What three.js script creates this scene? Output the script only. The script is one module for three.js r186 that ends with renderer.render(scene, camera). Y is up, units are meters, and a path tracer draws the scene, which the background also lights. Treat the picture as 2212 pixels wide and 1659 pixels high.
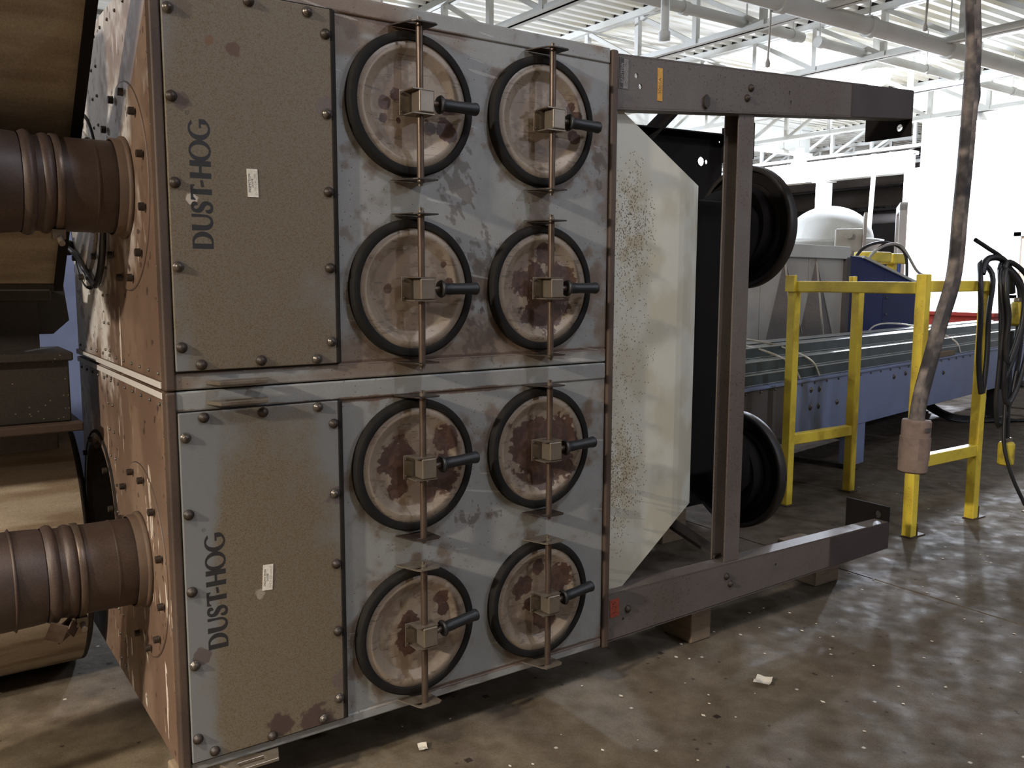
import * as THREE from 'three';
import { mergeGeometries } from 'three/addons/utils/BufferGeometryUtils.js';
import { RoundedBoxGeometry } from 'three/addons/geometries/RoundedBoxGeometry.js';

// ---------------------------------------------------------------- camera, exposure, lights
const scene = new THREE.Scene();
scene.background = new THREE.Color(0x000000);
const D2R = Math.PI / 180;
const camera = new THREE.PerspectiveCamera(47.17, 2212 / 1659, 0.05, 200);
camera.position.set(-0.478, 1.275, 1.991);
camera.rotation.order = 'YXZ';
camera.rotation.set(-6.946 * D2R, -35.055 * D2R, 0.221 * D2R);
const renderer = new THREE.WebGLRenderer({ antialias: true });
renderer.toneMapping = THREE.LinearToneMapping;
renderer.toneMappingExposure = 1.0;
renderer.shadowMap.enabled = true;

// lamps of the hall: x, y, z, candela, colour, label (those labelled added have no known source and only brighten what is near them)
const WHITE = 0xe6efff, NEUTRAL = 0xe8eeff, WARM = 0xfff2e0;
const LAMPS = [
  [14.15, 4.92, -7.55, 150, WHITE, 'glaring high bay lamp hanging right above the end of the upper leg'],
  [18.4, 4.55, -15.7, 260, WHITE, 'far high bay lamp glaring through the hole in the dark rear leg'],
  [20.0, 4.2, -13.6, 150, WHITE, 'saucer-shaped high bay lamp hanging in front of the far girder beside the white column'],
  [18.76, 4.6, -8.26, 260, WHITE, 'high bay lamp glaring behind the hanging hose near the white wall'],
  [5.2, 4.3, -9.2, 24, WHITE, 'high bay lamp hidden behind the top of the dust collector'],  // unseen lamp, added to brighten the roof above the machine
  [7.5, 4.5, -13.5, 350, WHITE, 'high bay lamp far back, hidden behind the right hatches of the dust collector'],  // also added out of sight, for the brightness of the roof farther back
  [5.4, 4.6, -2.8, 5, WHITE, 'high bay lamp above the yellow guard rail, out of the picture'],
  [1.4, 4.7, 2.6, 15, NEUTRAL, 'high bay lamp over the aisle in front of the hatches, out of the picture'],
  [4.8, 4.7, 3.3, 9, NEUTRAL, 'high bay lamp over the aisle in front of the yellow guard rail'],  // added to brighten the yellow posts and the conveyor side
  [6.4, 4.6, 8.2, 42, NEUTRAL, 'high bay lamp far down the near aisle to the right, out of the picture'],  // added front fill for the machine face and the posts
  [-8.0, 4.4, 2.2, 240, WARM, 'high bay lamp far off to the left of the ducts, out of the picture'],
  [-2.4, 4.6, 1.6, 190, WARM, 'high bay lamp with a narrow beam above the ducts, out of the picture', 0.75],
  [-3.0, 4.6, -0.3, 150, WARM, 'added narrow beam lamp left of the chute plate, brightening the floor, out of the picture', 0.7],  // added for a brighter floor at the left
  [-5.0, 4.6, -7.5, 34, NEUTRAL, 'high bay lamp behind the left machine, out of the picture'],
  [33.0, 4.4, -18.0, 160, WHITE, 'dim high bay lamp under the bare roof beyond the far girder'],  // added to lift the unpainted bay to mid grey
];

// ---------------------------------------------------------------- helpers
let seed = 7;
const rnd = () => { seed = (seed * 1664525 + 1013904223) >>> 0; return seed / 4294967296; };
const rr = (a, b) => a + (b - a) * rnd();
const clamp = (x, a = 0, b = 1) => Math.min(b, Math.max(a, x));
const sstep = (a, b, x) => { const t = clamp((x - a) / (b - a)); return t * t * (3 - 2 * t); };
const mix3 = (a, b, t) => [a[0] + (b[0] - a[0]) * t, a[1] + (b[1] - a[1]) * t, a[2] + (b[2] - a[2]) * t];
function hash(x, y, s) { let h = Math.imul(x, 374761393) ^ Math.imul(y, 668265263) ^ Math.imul(s, 1274126177); h = Math.imul(h ^ (h >>> 13), 1274126177); return ((h ^ (h >>> 16)) >>> 0) / 4294967296; }
function vn(x, y, s, per = 0) {
  const xi = Math.floor(x), yi = Math.floor(y), fx = x - xi, fy = y - yi, w = (i) => (per ? ((i % per) + per) % per : i);
  const u = fx * fx * (3 - 2 * fx), v = fy * fy * (3 - 2 * fy);
  const a = hash(w(xi), w(yi), s), b = hash(w(xi + 1), w(yi), s), c = hash(w(xi), w(yi + 1), s), d = hash(w(xi + 1), w(yi + 1), s);
  return a + (b - a) * u + (c - a) * v + (a - b - c + d) * u * v;
}
function fbm(x, y, s, oct = 4, per = 0) { let t = 0, a = 0.5, n = 0; for (let i = 0; i < oct; i++) { t += a * vn(x, y, s + i * 17, per); n += a; x *= 2; y *= 2; per *= 2; a *= 0.5; } return t / n; }
function dataTex(w, h, f, { srgb = true, repeat = null } = {}) {
  const d = new Uint8Array(w * h * 4);
  for (let j = 0; j < h; j++) for (let i = 0; i < w; i++) {
    const c = f((i + 0.5) / w, (j + 0.5) / h, i, j), o = (j * w + i) * 4;
    d[o] = clamp(c[0], 0, 255); d[o + 1] = clamp(c[1], 0, 255); d[o + 2] = clamp(c[2], 0, 255); d[o + 3] = 255;
  }
  const t = new THREE.DataTexture(d, w, h, THREE.RGBAFormat);
  t.magFilter = THREE.LinearFilter; t.minFilter = THREE.LinearFilter;
  if (srgb) t.colorSpace = THREE.SRGBColorSpace;
  if (repeat) { t.wrapS = t.wrapT = THREE.RepeatWrapping; t.repeat.set(1 / repeat[0], 1 / repeat[1]); }
  t.needsUpdate = true;
  return t;
}
// tiling painted / worn surface; colours are sRGB 0..255, size in metres
function worn(name, base, { dirt = [70, 55, 42], amount = 0.3, grain = 6, speck = 0, speckCol = [60, 45, 35], size = 1, n = 512, rough = 0.6, metal = 0, s = 1, stretch = 1, bump = 0, freq = 4, spec = 1 } = {}) {
  const map = dataTex(n, n, (u, v, i, j) => {
    const m = fbm(u * freq, v * freq * stretch, s, 5, freq) ;
    const m2 = fbm(u * freq * 3, v * freq * 3 * stretch, s + 50, 4, freq * 3);
    let c = mix3(base, dirt, amount * sstep(0.42, 0.75, m * 0.7 + m2 * 0.3));
    const g = (hash(i, j, s + 9) - 0.5) * 2 * grain + (m2 - 0.5) * grain * 1.5;
    if (speck && hash(i >> 1, j >> 1, s + 77) < speck * sstep(0.45, 0.7, m)) c = mix3(c, speckCol, 0.7);
    return [c[0] + g, c[1] + g, c[2] + g];
  }, { repeat: [size, size] });
  const mat = new THREE.MeshPhysicalMaterial({ map, roughness: rough, metalness: metal, specularIntensity: spec });
  if (bump) {
    mat.bumpMap = dataTex(256, 256, (u, v) => { const k = 255 * fbm(u * 16, v * 16 * stretch, s + 31, 4, 16); return [k, k, k]; }, { srgb: false, repeat: [size, size] });
    mat.bumpScale = bump;
  }
  mat.name = name;
  return mat;
}
// uv in metres, from each triangle's own direction
function planar(g) {
  const q = g.index ? g.toNonIndexed() : g.clone(), p = q.attributes.position, uv = new Float32Array(p.count * 2);
  const a = new THREE.Vector3(), b = new THREE.Vector3(), c = new THREE.Vector3(), n = new THREE.Vector3();
  if (!q.attributes.normal) q.computeVertexNormals();
  for (let i = 0; i < p.count; i += 3) {
    a.fromBufferAttribute(p, i); b.fromBufferAttribute(p, i + 1); c.fromBufferAttribute(p, i + 2);
    n.copy(b).sub(a).cross(c.clone().sub(a));
    const x = Math.abs(n.x), y = Math.abs(n.y), z = Math.abs(n.z);
    [a, b, c].forEach((v, k) => { const o = (i + k) * 2; if (x >= y && x >= z) { uv[o] = v.z; uv[o + 1] = v.y; } else if (y >= z) { uv[o] = v.x; uv[o + 1] = v.z; } else { uv[o] = v.x; uv[o + 1] = v.y; } });
  }
  q.setAttribute('uv', new THREE.BufferAttribute(uv, 2));
  for (const k of Object.keys(q.attributes)) if (!['position', 'normal', 'uv'].includes(k)) q.deleteAttribute(k);
  return q;
}
const merge = (gs) => (Array.isArray(gs) ? (gs.length > 1 ? mergeGeometries(gs.map((g) => planar(g))) : planar(gs[0])) : planar(gs));
const used = {};
const numbered = (n) => { used[n] = (used[n] ?? -1) + 1; return used[n] ? n + '_' + String(used[n]).padStart(3, '0') : n; };
function part(name, geos, mat, parent, keepUv = false) {
  const m = new THREE.Mesh(keepUv ? geos : merge(geos), mat);
  m.name = parent === scene ? numbered(name) : name; m.castShadow = m.receiveShadow = true; parent.add(m);
  return m;
}
function share(name, geo, mat, parent, pos, rot) {                         // geometry already prepared, shared between alike pieces
  const m = new THREE.Mesh(geo, mat); m.name = name; m.castShadow = m.receiveShadow = true; m.position.set(...pos); if (rot) m.rotation.set(...rot); parent.add(m); return m;
}
function tag(o, label, category, group) { o.userData = { label, category }; if (group) o.userData.group = group; return o; }
function thing(name, label, category, pos = [0, 0, 0], turn = 0, group) {
  const o = new THREE.Group(); o.name = numbered(name); o.position.set(...pos); o.rotation.y = turn; scene.add(o);
  return tag(o, label, category, group);
}
function sub(name, parent, pos = [0, 0, 0], label) { const o = new THREE.Group(); o.name = name; o.position.set(...pos); parent.add(o); if (label) o.userData.label = label; return o; }
const structure = (o) => { o.userData.kind = 'structure'; return o; };
const bx = (x0, x1, y0, y1, z0, z1) => new THREE.BoxGeometry(x1 - x0, y1 - y0, z1 - z0).translate((x0 + x1) / 2, (y0 + y1) / 2, (z0 + z1) / 2);
const rbx = (x0, x1, y0, y1, z0, z1, r = 0.004) => new RoundedBoxGeometry(x1 - x0, y1 - y0, z1 - z0, 2, r).translate((x0 + x1) / 2, (y0 + y1) / 2, (z0 + z1) / 2);
const V = (x, y, z) => new THREE.Vector3(x, y, z);
function bar(a, b, w, h = w) {                                             // box beam from a to b
  const d = V(...b).sub(V(...a)), L = d.length(), g = new THREE.BoxGeometry(w, h, L);
  const m = new THREE.Matrix4().lookAt(V(...b), V(...a), Math.abs(d.y) / L > 0.95 ? V(1, 0, 0) : V(0, 1, 0));
  return g.applyMatrix4(m).translate((a[0] + b[0]) / 2, (a[1] + b[1]) / 2, (a[2] + b[2]) / 2);
}
const tube = (pts, r, seg = 40, rad = 10, closed = false) => new THREE.TubeGeometry(new THREE.CatmullRomCurve3(pts.map((p) => V(...p)), closed), seg, r, rad, closed);
function rod(a, b, r, n = 14) {
  const d = V(...b).sub(V(...a)), g = new THREE.CylinderGeometry(r, r, d.length(), n);
  return g.applyQuaternion(new THREE.Quaternion().setFromUnitVectors(V(0, 1, 0), d.clone().normalize())).translate((a[0] + b[0]) / 2, (a[1] + b[1]) / 2, (a[2] + b[2]) / 2);
}
function plate(pts, t, holes = []) {                                       // outline in x, y with thickness t towards -z
  const s = new THREE.Shape(pts.map((p) => new THREE.Vector2(...p)));
  for (const [x, y, r, r2] of holes) { const h = new THREE.Path(); h.absellipse(x, y, r, r2 ?? r, 0, Math.PI * 2); s.holes.push(h); }
  return new THREE.ExtrudeGeometry(s, { depth: t, bevelEnabled: false, curveSegments: 28 }).translate(0, 0, -t);
}
const lathe = (pts, n = 48) => new THREE.LatheGeometry(pts.map((p) => new THREE.Vector2(...p)), n);
const toZ = (g) => g.rotateX(Math.PI / 2);                                 // lathe axis from y to z
const toX = (g) => g.rotateZ(Math.PI / 2);                                 // lathe axis from y to -x

// ---------------------------------------------------------------- materials
const floorTex = (A, B) => dataTex(2048, 2048, (u, v, i, j) => {
  const a = fbm(u * 5, v * 5, 11, 5, 5), b = fbm(u * 22, v * 22, 12, 4, 22), c = fbm(u * 90, v * 90, 13, 3, 90), e = fbm(u * 3, v * 3, 15, 3, 3);
  let col = mix3(A, B, sstep(0.4, 0.62, e));
  col = mix3(col, [106, 94, 82], 0.7 * sstep(0.45, 0.72, a * 0.75 + b * 0.25));
  col = mix3(col, [86, 76, 66], 0.5 * sstep(0.6, 0.76, b));
  const k = (c - 0.5) * 34 + (hash(i, j, 5) - 0.5) * 16;
  const sp = hash(i >> 2, j >> 2, 91), sq = hash(i >> 3, j >> 3, 92);
  if (sp < 0.0022) col = mix3(col, [60, 50, 42], 0.8);
  if (sq < 0.0006) col = mix3(col, [42, 34, 28], 0.8);
  if (sp > 0.9995) col = mix3(col, [225, 220, 210], 0.75);
  return [col[0] + k, col[1] + k, col[2] + k];
}, { repeat: [5, 5] });
const M = {};
M.floor = new THREE.MeshPhysicalMaterial({ map: floorTex([104, 93, 77], [88, 80, 69]), roughness: 0.5, specularIntensity: 0.6 });
M.floor.roughnessMap = dataTex(512, 512, (u, v) => { const k = 255 * clamp(0.55 + 0.4 * (fbm(u * 40, v * 40, 21, 4, 40) - 0.5)); return [k, k, k]; }, { srgb: false, repeat: [2.3, 2.3] });
M.floor.roughness = 0.9;
M.floor.bumpMap = dataTex(512, 512, (u, v) => { const k = 255 * fbm(u * 24, v * 24, 22, 5, 24); return [k, k, k]; }, { srgb: false, repeat: [1.2, 1.2] });
M.floor.bumpScale = 0.003;
M.floor.specularIntensity = 0.32; M.floor.roughness = 1.35;
M.joint = worn('joint', [40, 34, 28], {});
M.white = worn('white paint', [198, 199, 195], { dirt: [172, 169, 158], amount: 0.5, grain: 3, size: 3, rough: 0.7, s: 31 });
M.deck = worn('white deck', [230, 230, 224], { dirt: [214, 206, 182], amount: 0.7, grain: 3, size: 4, rough: 0.75, s: 35, stretch: 3 });
M.wall = worn('white wall', [228, 228, 224], { dirt: [205, 203, 198], amount: 0.4, grain: 2, size: 4, rough: 0.8, s: 36 });
M.dim = worn('unpainted grey wall', [104, 98, 94], { dirt: [76, 70, 66], amount: 0.5, size: 4, rough: 0.85, s: 37 });
M.steelDark = worn('unpainted steel', [84, 78, 76], { dirt: [60, 54, 50], amount: 0.5, size: 2, rough: 0.75, s: 38 });
M.flute = worn('bare deck flute', [38, 35, 32], { size: 2, rough: 0.9, s: 39 });
M.grey = worn('grey machine paint', [142, 140, 136], { dirt: [104, 84, 66], amount: 0.75, grain: 8, speck: 0.05, size: 0.9, rough: 0.5, s: 41, freq: 5 });
M.leg = worn('leg paint', [96, 88, 83], { dirt: [76, 65, 58], amount: 0.6, grain: 7, speck: 0.04, size: 1.1, rough: 0.55, s: 43, freq: 5 });
M.strip = worn('rusty edge strip', [76, 61, 51], { dirt: [50, 38, 31], amount: 0.8, grain: 9, size: 0.5, rough: 0.6, s: 44, stretch: 0.5 });
M.hopper = worn('pale hopper paint', [204, 203, 192], { dirt: [148, 138, 110], amount: 0.6, grain: 6, size: 1, rough: 0.5, s: 45 });
M.rubber = worn('black rubber', [25, 24, 23], { dirt: [44, 38, 32], amount: 0.5, grain: 4, size: 0.4, rough: 0.75, spec: 0.4, s: 46 });
M.bracket = worn('dark bracket', [58, 49, 43], { dirt: [38, 31, 27], amount: 0.7, grain: 7, size: 0.2, n: 256, rough: 0.45, metal: 0.3, s: 78 });
M.grip = worn('blue black grip', [26, 28, 31], { dirt: [46, 46, 46], amount: 0.3, grain: 4, size: 0.2, rough: 0.45, s: 47 });
M.bolt = worn('rusty bolt', [52, 43, 37], { dirt: [30, 25, 22], amount: 0.7, grain: 7, size: 0.1, n: 128, rough: 0.5, metal: 0.2, s: 48 });
M.boltBright = worn('worn bolt', [112, 108, 102], { dirt: [52, 45, 40], amount: 0.9, grain: 9, size: 0.1, n: 128, rough: 0.35, metal: 0.5, s: 49 });
M.rod = worn('rusty rod', [96, 82, 72], { dirt: [64, 49, 40], amount: 0.9, grain: 10, size: 0.2, n: 256, rough: 0.4, metal: 0.55, s: 50 });
M.zinc = worn('zinc bracket', [122, 113, 101], { dirt: [84, 70, 56], amount: 0.7, grain: 8, size: 0.2, n: 256, rough: 0.35, metal: 0.45, s: 51 });
M.brown = worn('brown duct', [66, 52, 45], { dirt: [46, 36, 32], amount: 0.8, grain: 9, size: 0.6, rough: 0.5, metal: 0.15, s: 52 });
M.deep = worn('near black steel', [21, 19, 19], { dirt: [32, 25, 22], amount: 0.5, grain: 3, size: 0.8, rough: 0.8, spec: 0.3, s: 73 });  // near black; on the hopper throat the colour stands in for cast shade
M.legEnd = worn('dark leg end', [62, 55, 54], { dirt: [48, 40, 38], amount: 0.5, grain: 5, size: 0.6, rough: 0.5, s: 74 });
M.collar = worn('dusty collar', [88, 70, 56], { dirt: [60, 46, 40], amount: 0.7, grain: 9, size: 0.3, rough: 0.7, s: 75 });
M.black = worn('black steel', [40, 37, 36], { dirt: [58, 44, 36], amount: 0.5, grain: 4, size: 0.8, rough: 0.5, s: 53 });
M.tan = worn('tan chute paint', [142, 130, 110], { dirt: [108, 94, 78], amount: 0.7, grain: 10, size: 1, rough: 0.55, s: 54, stretch: 8 });
M.drum = worn('worn drum', [172, 158, 138], { dirt: [128, 108, 86], amount: 0.8, grain: 10, size: 0.8, rough: 0.6, s: 55, stretch: 9 });
M.skid = worn('dark skid', [50, 44, 39], { dirt: [34, 31, 29], amount: 0.7, grain: 9, speck: 0.03, speckCol: [170, 160, 140], size: 0.8, rough: 0.6, s: 56 });
M.blue = worn('blue paint', [64, 84, 140], { dirt: [48, 60, 100], amount: 0.5, grain: 4, size: 1.2, rough: 0.4, s: 57 });
M.blueGrey = worn('slate blue paint', [120, 132, 168], { dirt: [98, 108, 140], amount: 0.5, grain: 4, size: 1.2, rough: 0.45, s: 58 });
M.navy = worn('navy paint', [20, 34, 88], { dirt: [14, 22, 54], amount: 0.5, grain: 3, size: 1, rough: 0.6, spec: 0.4, s: 59 });
M.galv = worn('oiled channel steel', [70, 82, 86], { dirt: [48, 60, 62], amount: 0.6, grain: 4, size: 0.7, rough: 0.4, metal: 0.4, s: 60, stretch: 0.3 });
M.bare = worn('flange with painted reflection', [196, 200, 200], { dirt: [150, 156, 156], amount: 0.5, grain: 3, size: 0.7, rough: 0.32, metal: 0.6, s: 76, stretch: 0.3 });  // lighter than the webs: the bright reflection is put into the colour
M.panelTan = worn('pale tan panel', [196, 180, 152], { dirt: [150, 132, 108], amount: 0.7, grain: 9, size: 0.8, rough: 0.6, s: 77, stretch: 6 });
M.panel = worn('grey sheet', [168, 164, 156], { dirt: [140, 132, 122], amount: 0.5, grain: 4, size: 1, rough: 0.5, s: 61 });
M.yellow = worn('yellow paint', [236, 210, 74], { dirt: [168, 138, 50], amount: 0.55, grain: 6, speck: 0.02, size: 0.6, rough: 0.4, s: 62 });
M.hose = worn('dusty hose', [54, 50, 50], { dirt: [190, 172, 156], amount: 0.75, grain: 8, size: 0.5, rough: 0.75, s: 63, freq: 3 });
M.coupling = worn('rusty coupling', [136, 116, 104], { dirt: [96, 80, 72], amount: 0.8, grain: 12, size: 0.3, rough: 0.8, s: 64 });
M.cable = worn('black cable', [30, 30, 33], { dirt: [52, 50, 50], amount: 0.5, grain: 3, size: 0.3, rough: 0.45, s: 65 });
M.wood = worn('wood', [122, 106, 86], { dirt: [88, 72, 56], amount: 0.7, grain: 8, size: 0.4, rough: 0.8, s: 66, stretch: 8 });
M.red = worn('red paint', [168, 52, 40], { dirt: [120, 36, 30], amount: 0.4, grain: 4, size: 1, rough: 0.5, s: 67 });
M.door = worn('brown door', [168, 140, 120], { dirt: [140, 116, 100], amount: 0.4, grain: 3, size: 1, rough: 0.6, s: 68 });
M.paper = worn('paper', [214, 206, 190], { dirt: [170, 156, 136], amount: 0.5, grain: 5, size: 0.1, n: 128, rough: 0.9, s: 69 });
M.alu = worn('lamp reflector', [222, 222, 218], { size: 1, n: 128, grain: 2, amount: 0.1, rough: 0.45, s: 70 });
M.plug = worn('yellow plug', [196, 176, 60], { dirt: [130, 110, 50], amount: 0.7, grain: 8, size: 0.1, n: 128, rough: 0.5, s: 71 });
M.straw = worn('pale strap', [214, 210, 200], { size: 0.3, n: 128, rough: 0.4, s: 72 });
M.glow = new THREE.MeshStandardMaterial({ color: 0xffffff, emissive: 0xfffaf0, emissiveIntensity: 24, roughness: 0.5 }); M.glow.name = 'lamp lens';
M.glowDim = new THREE.MeshStandardMaterial({ color: 0xffffff, emissive: 0xfffaf0, emissiveIntensity: 1.5, roughness: 0.5 }); M.glowDim.name = 'dim lamp lens';

// ---------------------------------------------------------------- the hall
const floor = structure(new THREE.Group()); floor.name = 'floor'; scene.add(floor);
const FX = [-14, -3.15, 2.872, 8.9, 14.92, 22, 46], FZ = [14, 5.6, -3.4, -12.4, -34];
for (let i = 0; i < FX.length - 1; i++) for (let j = 0; j < FZ.length - 1; j++)
  part('floor_slab', bx(FX[i] + 0.005, FX[i + 1] - 0.005, -0.15, 0, FZ[j + 1] + 0.005, FZ[j] - 0.005), M.floor, floor);
part('joint_filler', bx(-14, 46, -0.25, -0.012, -34, 14), M.joint, floor);
structure(part('wall_left', bx(-14.2, -14, -0.2, 6, -34, 14), M.dim, scene));
structure(part('wall_near', bx(-14.2, 22.2, -0.2, 6, 14, 14.2), M.dim, scene));
structure(part('wall_back', bx(-14.2, 46.2, -0.2, 6, -34.2, -34), M.wall, scene));
structure(part('wall_right', [bx(22, 22.25, -0.2, 6, -11.3, -8.6), bx(22, 22.25, 2.32, 6, -8.6, -5.6), bx(22, 22.25, -0.2, 0.86, -8.6, -5.6), bx(22, 22.25, -0.2, 6, -5.6, 14)], M.wall, scene));
structure(part('wall_far', bx(46, 46.2, -0.2, 6, -34, -11.3), M.dim, scene));
structure(part('wall_side', bx(22.25, 46, -0.2, 6, -11.3, -11.1), M.dim, scene));
{
  const w = structure(new THREE.Group()); w.name = 'window_1'; scene.add(w);
  part('shutter', bx(22.02, 22.1, 0.86, 2.32, -8.6, -5.6), M.door, w);
  part('window_frame', [bx(21.94, 22.04, 0.8, 2.4, -8.75, -8.58), bx(21.94, 22.04, 2.3, 2.42, -8.75, -5.5), bx(21.94, 22.04, 0.78, 0.88, -8.75, -5.5), bx(21.94, 22.04, 0.8, 2.4, -5.62, -5.5)], M.white, w);
}
const ceiling = structure(new THREE.Group()); ceiling.name = 'ceiling'; scene.add(ceiling);
function ribbed(x0, x1, z0, z1, y, pitch, h) {
  const prof = [], n = Math.round((z0 - z1) / pitch);
  for (let i = 0; i < n; i++) { const z = z0 - i * pitch; prof.push([z, y], [z - pitch * 0.36, y], [z - pitch * 0.46, y + h], [z - pitch * 0.9, y + h]); }
  prof.push([z0 - n * pitch, y]);
  const s = new THREE.Shape(); s.moveTo(prof[0][0], prof[0][1]); for (const p of prof) s.lineTo(...p); s.lineTo(z0 - n * pitch, y + h + 0.12); s.lineTo(z0, y + h + 0.12);
  const g = new THREE.ExtrudeGeometry(s, { depth: x1 - x0, bevelEnabled: false });                // shape x = world z, depth = world x
  return g.applyMatrix4(new THREE.Matrix4().makeBasis(V(0, 0, 1), V(0, 1, 0), V(1, 0, 0))).translate(x0, 0, 0);
}
const flip = (g) => { const q = g.index ? g.toNonIndexed() : g, p = q.attributes.position; for (let i = 0; i < p.count; i += 3) { const t = [p.getX(i + 1), p.getY(i + 1), p.getZ(i + 1)]; p.setXYZ(i + 1, p.getX(i + 2), p.getY(i + 2), p.getZ(i + 2)); p.setXYZ(i + 2, ...t); } q.computeVertexNormals(); return q; };
part('roof_deck', flip(ribbed(-14.1, 22, 14.1, -34, 5.6, 0.24, 0.065)), M.deck, ceiling);
part('roof_deck', flip(ribbed(22, 27.5, -11.2, -34, 5.6, 0.24, 0.065)), M.deck, ceiling);
part('bare_deck', flip(ribbed(27.5, 46.1, -11.2, -34, 5.6, 0.24, 0.065)), M.steelDark, ceiling);
const JX = [-7.73, -4.8, -1.87, 1.06, 3.99, 6.92, 9.85, 12.78, 15.71, 18.64], P = 1.285, yT = 5.5, yB = 4.83;
function joist(x, z0, z1, mat, mid, fine, span = 15.4) {
  const j = sub('joist', ceiling);
  part('top_chord', [bx(x - 0.1, x - 0.012, yT, yT + 0.1, z1, z0), bx(x + 0.012, x + 0.1, yT, yT + 0.1, z1, z0)], mat, j);
  part('bottom_chord', [bx(x - 0.105, x - 0.012, yB - 0.05, yB - 0.036, z1, z0), bx(x + 0.012, x + 0.105, yB - 0.05, yB - 0.036, z1, z0), bx(x - 0.026, x - 0.012, yB - 0.05, yB + 0.055, z1, z0), bx(x + 0.012, x + 0.026, yB - 0.05, yB + 0.055, z1, z0)], mat, j);
  part('flute_closure', bx(x - 0.1, x - 0.07, yT + 0.1, 5.664, z1, z0), M.flute, j);
  const rest = [];
  for (let k = Math.ceil((z1 + 7.87) / P); -7.87 + k * P < z0; k++) {
    const z = -7.87 + k * P, up = (((z - mid) % span) + span) % span < span / 2;
    const ver = bx(x - 0.042, x + 0.042, yB - 0.03, yT + 0.05, z - 0.042, z + 0.042);
    const dia = up ? bar([x, yB, z], [x, yT + 0.03, z + P], 0.06, 0.07) : bar([x, yT + 0.03, z], [x, yB, z + P], 0.06, 0.07);
    if (fine && z > -19 && z < 1) { part('web', ver, mat, j); part('web', dia, mat, j); } else rest.push(ver, dia);
  }
  if (rest.length) part('distant_webs', rest, mat, j).userData.kind = 'stuff';
}
for (const x of JX) joist(x, 14, -34, M.white, -5.3, x > 5);
for (const x of [22.4, 25.4]) joist(x, -11.3, -34, M.white, -20, false);
for (const x of [28.4, 31.4, 34.4, 38, 42]) joist(x, -11.3, -34, M.steelDark, -20, false);
part('girder', [bx(21.35, 21.75, 4.02, 4.12, -34, -11.2), bx(21.5, 21.6, 4.1, 4.5, -34, -11.2), bx(21.35, 21.75, 4.48, 4.58, -34, -11.2)], M.white, ceiling);
part('girder', [bx(-14, 21.3, 4.72, 4.8, -14.4, -14.15), bx(-14, 21.3, 4.8, 5.45, -14.29, -14.26), bx(-14, 21.3, 5.42, 5.5, -14.4, -14.15)], M.white, ceiling);

{ // columns
  const c = thing('column', 'white square steel column under the far girder, left of the bare bay', 'column', [21.55, 0, -13.9]);
  part('shaft', bx(-0.16, 0.16, 0, 4.05, -0.16, 0.16), M.white, c); part('base_plate', bx(-0.3, 0.3, 0, 0.04, -0.3, 0.3), M.white, c); part('cap_plate', bx(-0.24, 0.24, 3.98, 4.02, -0.24, 0.24), M.white, c);
  const d = thing('column', 'wide round white column at the edge of the white wall', 'column', [21.6, 0, -11.05]);
  part('shaft', new THREE.CylinderGeometry(0.38, 0.38, 4, 40).translate(0, 2, 0), M.wall, d); part('cap', new THREE.SphereGeometry(0.38, 32, 10, 0, 6.3, 0, 1.57).scale(1, 0.35, 1).translate(0, 4, 0), M.wall, d);
  const e = thing('hanger_rod', 'thin white pipe dropping from the far girder to the white machine frame', 'pipe', [21.3, 0, -12.3]);
  part('pipe', rod([0, 1.0, 0], [0.1, 4.1, 0.05], 0.06), M.white, e); part('bracket', bx(-0.12, 0.2, 4.0, 4.08, -0.1, 0.1), M.white, e);
}
// bare bay: ducts and pipes under the dark roof
for (const [x, y, z, r, l] of [[30, 4.3, -20, 0.35, 'thick dark duct crossing the unpainted bay'], [27, 4.55, -17, 0.16, 'dark pipe nearest the girder in the unpainted bay'], [36, 3.9, -24, 0.22, 'lower dark pipe deep in the unpainted bay']]) {
  const t = thing('overhead_pipe', l, 'pipe', [x, y, z]);
  part('run', rod([-0.2, 0, 5.5], [0.2, 0, -9], r, 18), M.steelDark, t); part('strap', [rod([0, r, 4], [0, 5.6 - y, 4], 0.02), rod([0, r, -3], [0, 5.6 - y, -3], 0.02)], M.steelDark, t);
}

// ---------------------------------------------------------------- overhead pipes, ropes
function pipeRun(label, pts, r, couplings, mat = M.white, name = 'overhead_pipe') {
  const t = thing(name, label, 'pipe', pts[0]), o = V(...pts[0]);
  const L = (p) => [p[0] - o.x, p[1] - o.y, p[2] - o.z];
  part('run', pts.slice(1).map((p, i) => rod(L(pts[i]), L(p), r, 22)), mat, t);
  for (const s of couplings) { const a = V(...pts[0]).lerp(V(...pts[1]), s), d = V(...pts[1]).sub(V(...pts[0])).normalize(); part('coupling', rod(L(a.clone().addScaledVector(d, -0.06).toArray()), L(a.clone().addScaledVector(d, 0.06).toArray()), r * 1.22, 22), mat, t); part('hanger', rod(L(a.clone().add(V(0, r, 0)).toArray()), L([a.x, 5.6, a.z]), 0.012, 8), mat, t); }
  return t;
}
pipeRun('thick white pipe running below the joists along the hall', [[-10, 4.75, -5.6], [21.9, 4.75, -5.6]], 0.12, [0.3, 0.49, 0.595, 0.655, 0.72, 0.82, 0.92]);
pipeRun('thinner white sprinkler pipe behind the thick one, level with the bottom chords', [[-10, 4.95, -6.95], [11.2, 4.93, -6.95]], 0.075, [0.6, 0.75, 0.88, 0.94, 0.99]);
pipeRun('white open-ended pipe stub beside the thick pipe', [[11.6, 4.93, -6.95], [21.8, 4.9, -6.95]], 0.07, [0.004, 0.3, 0.6]);
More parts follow.
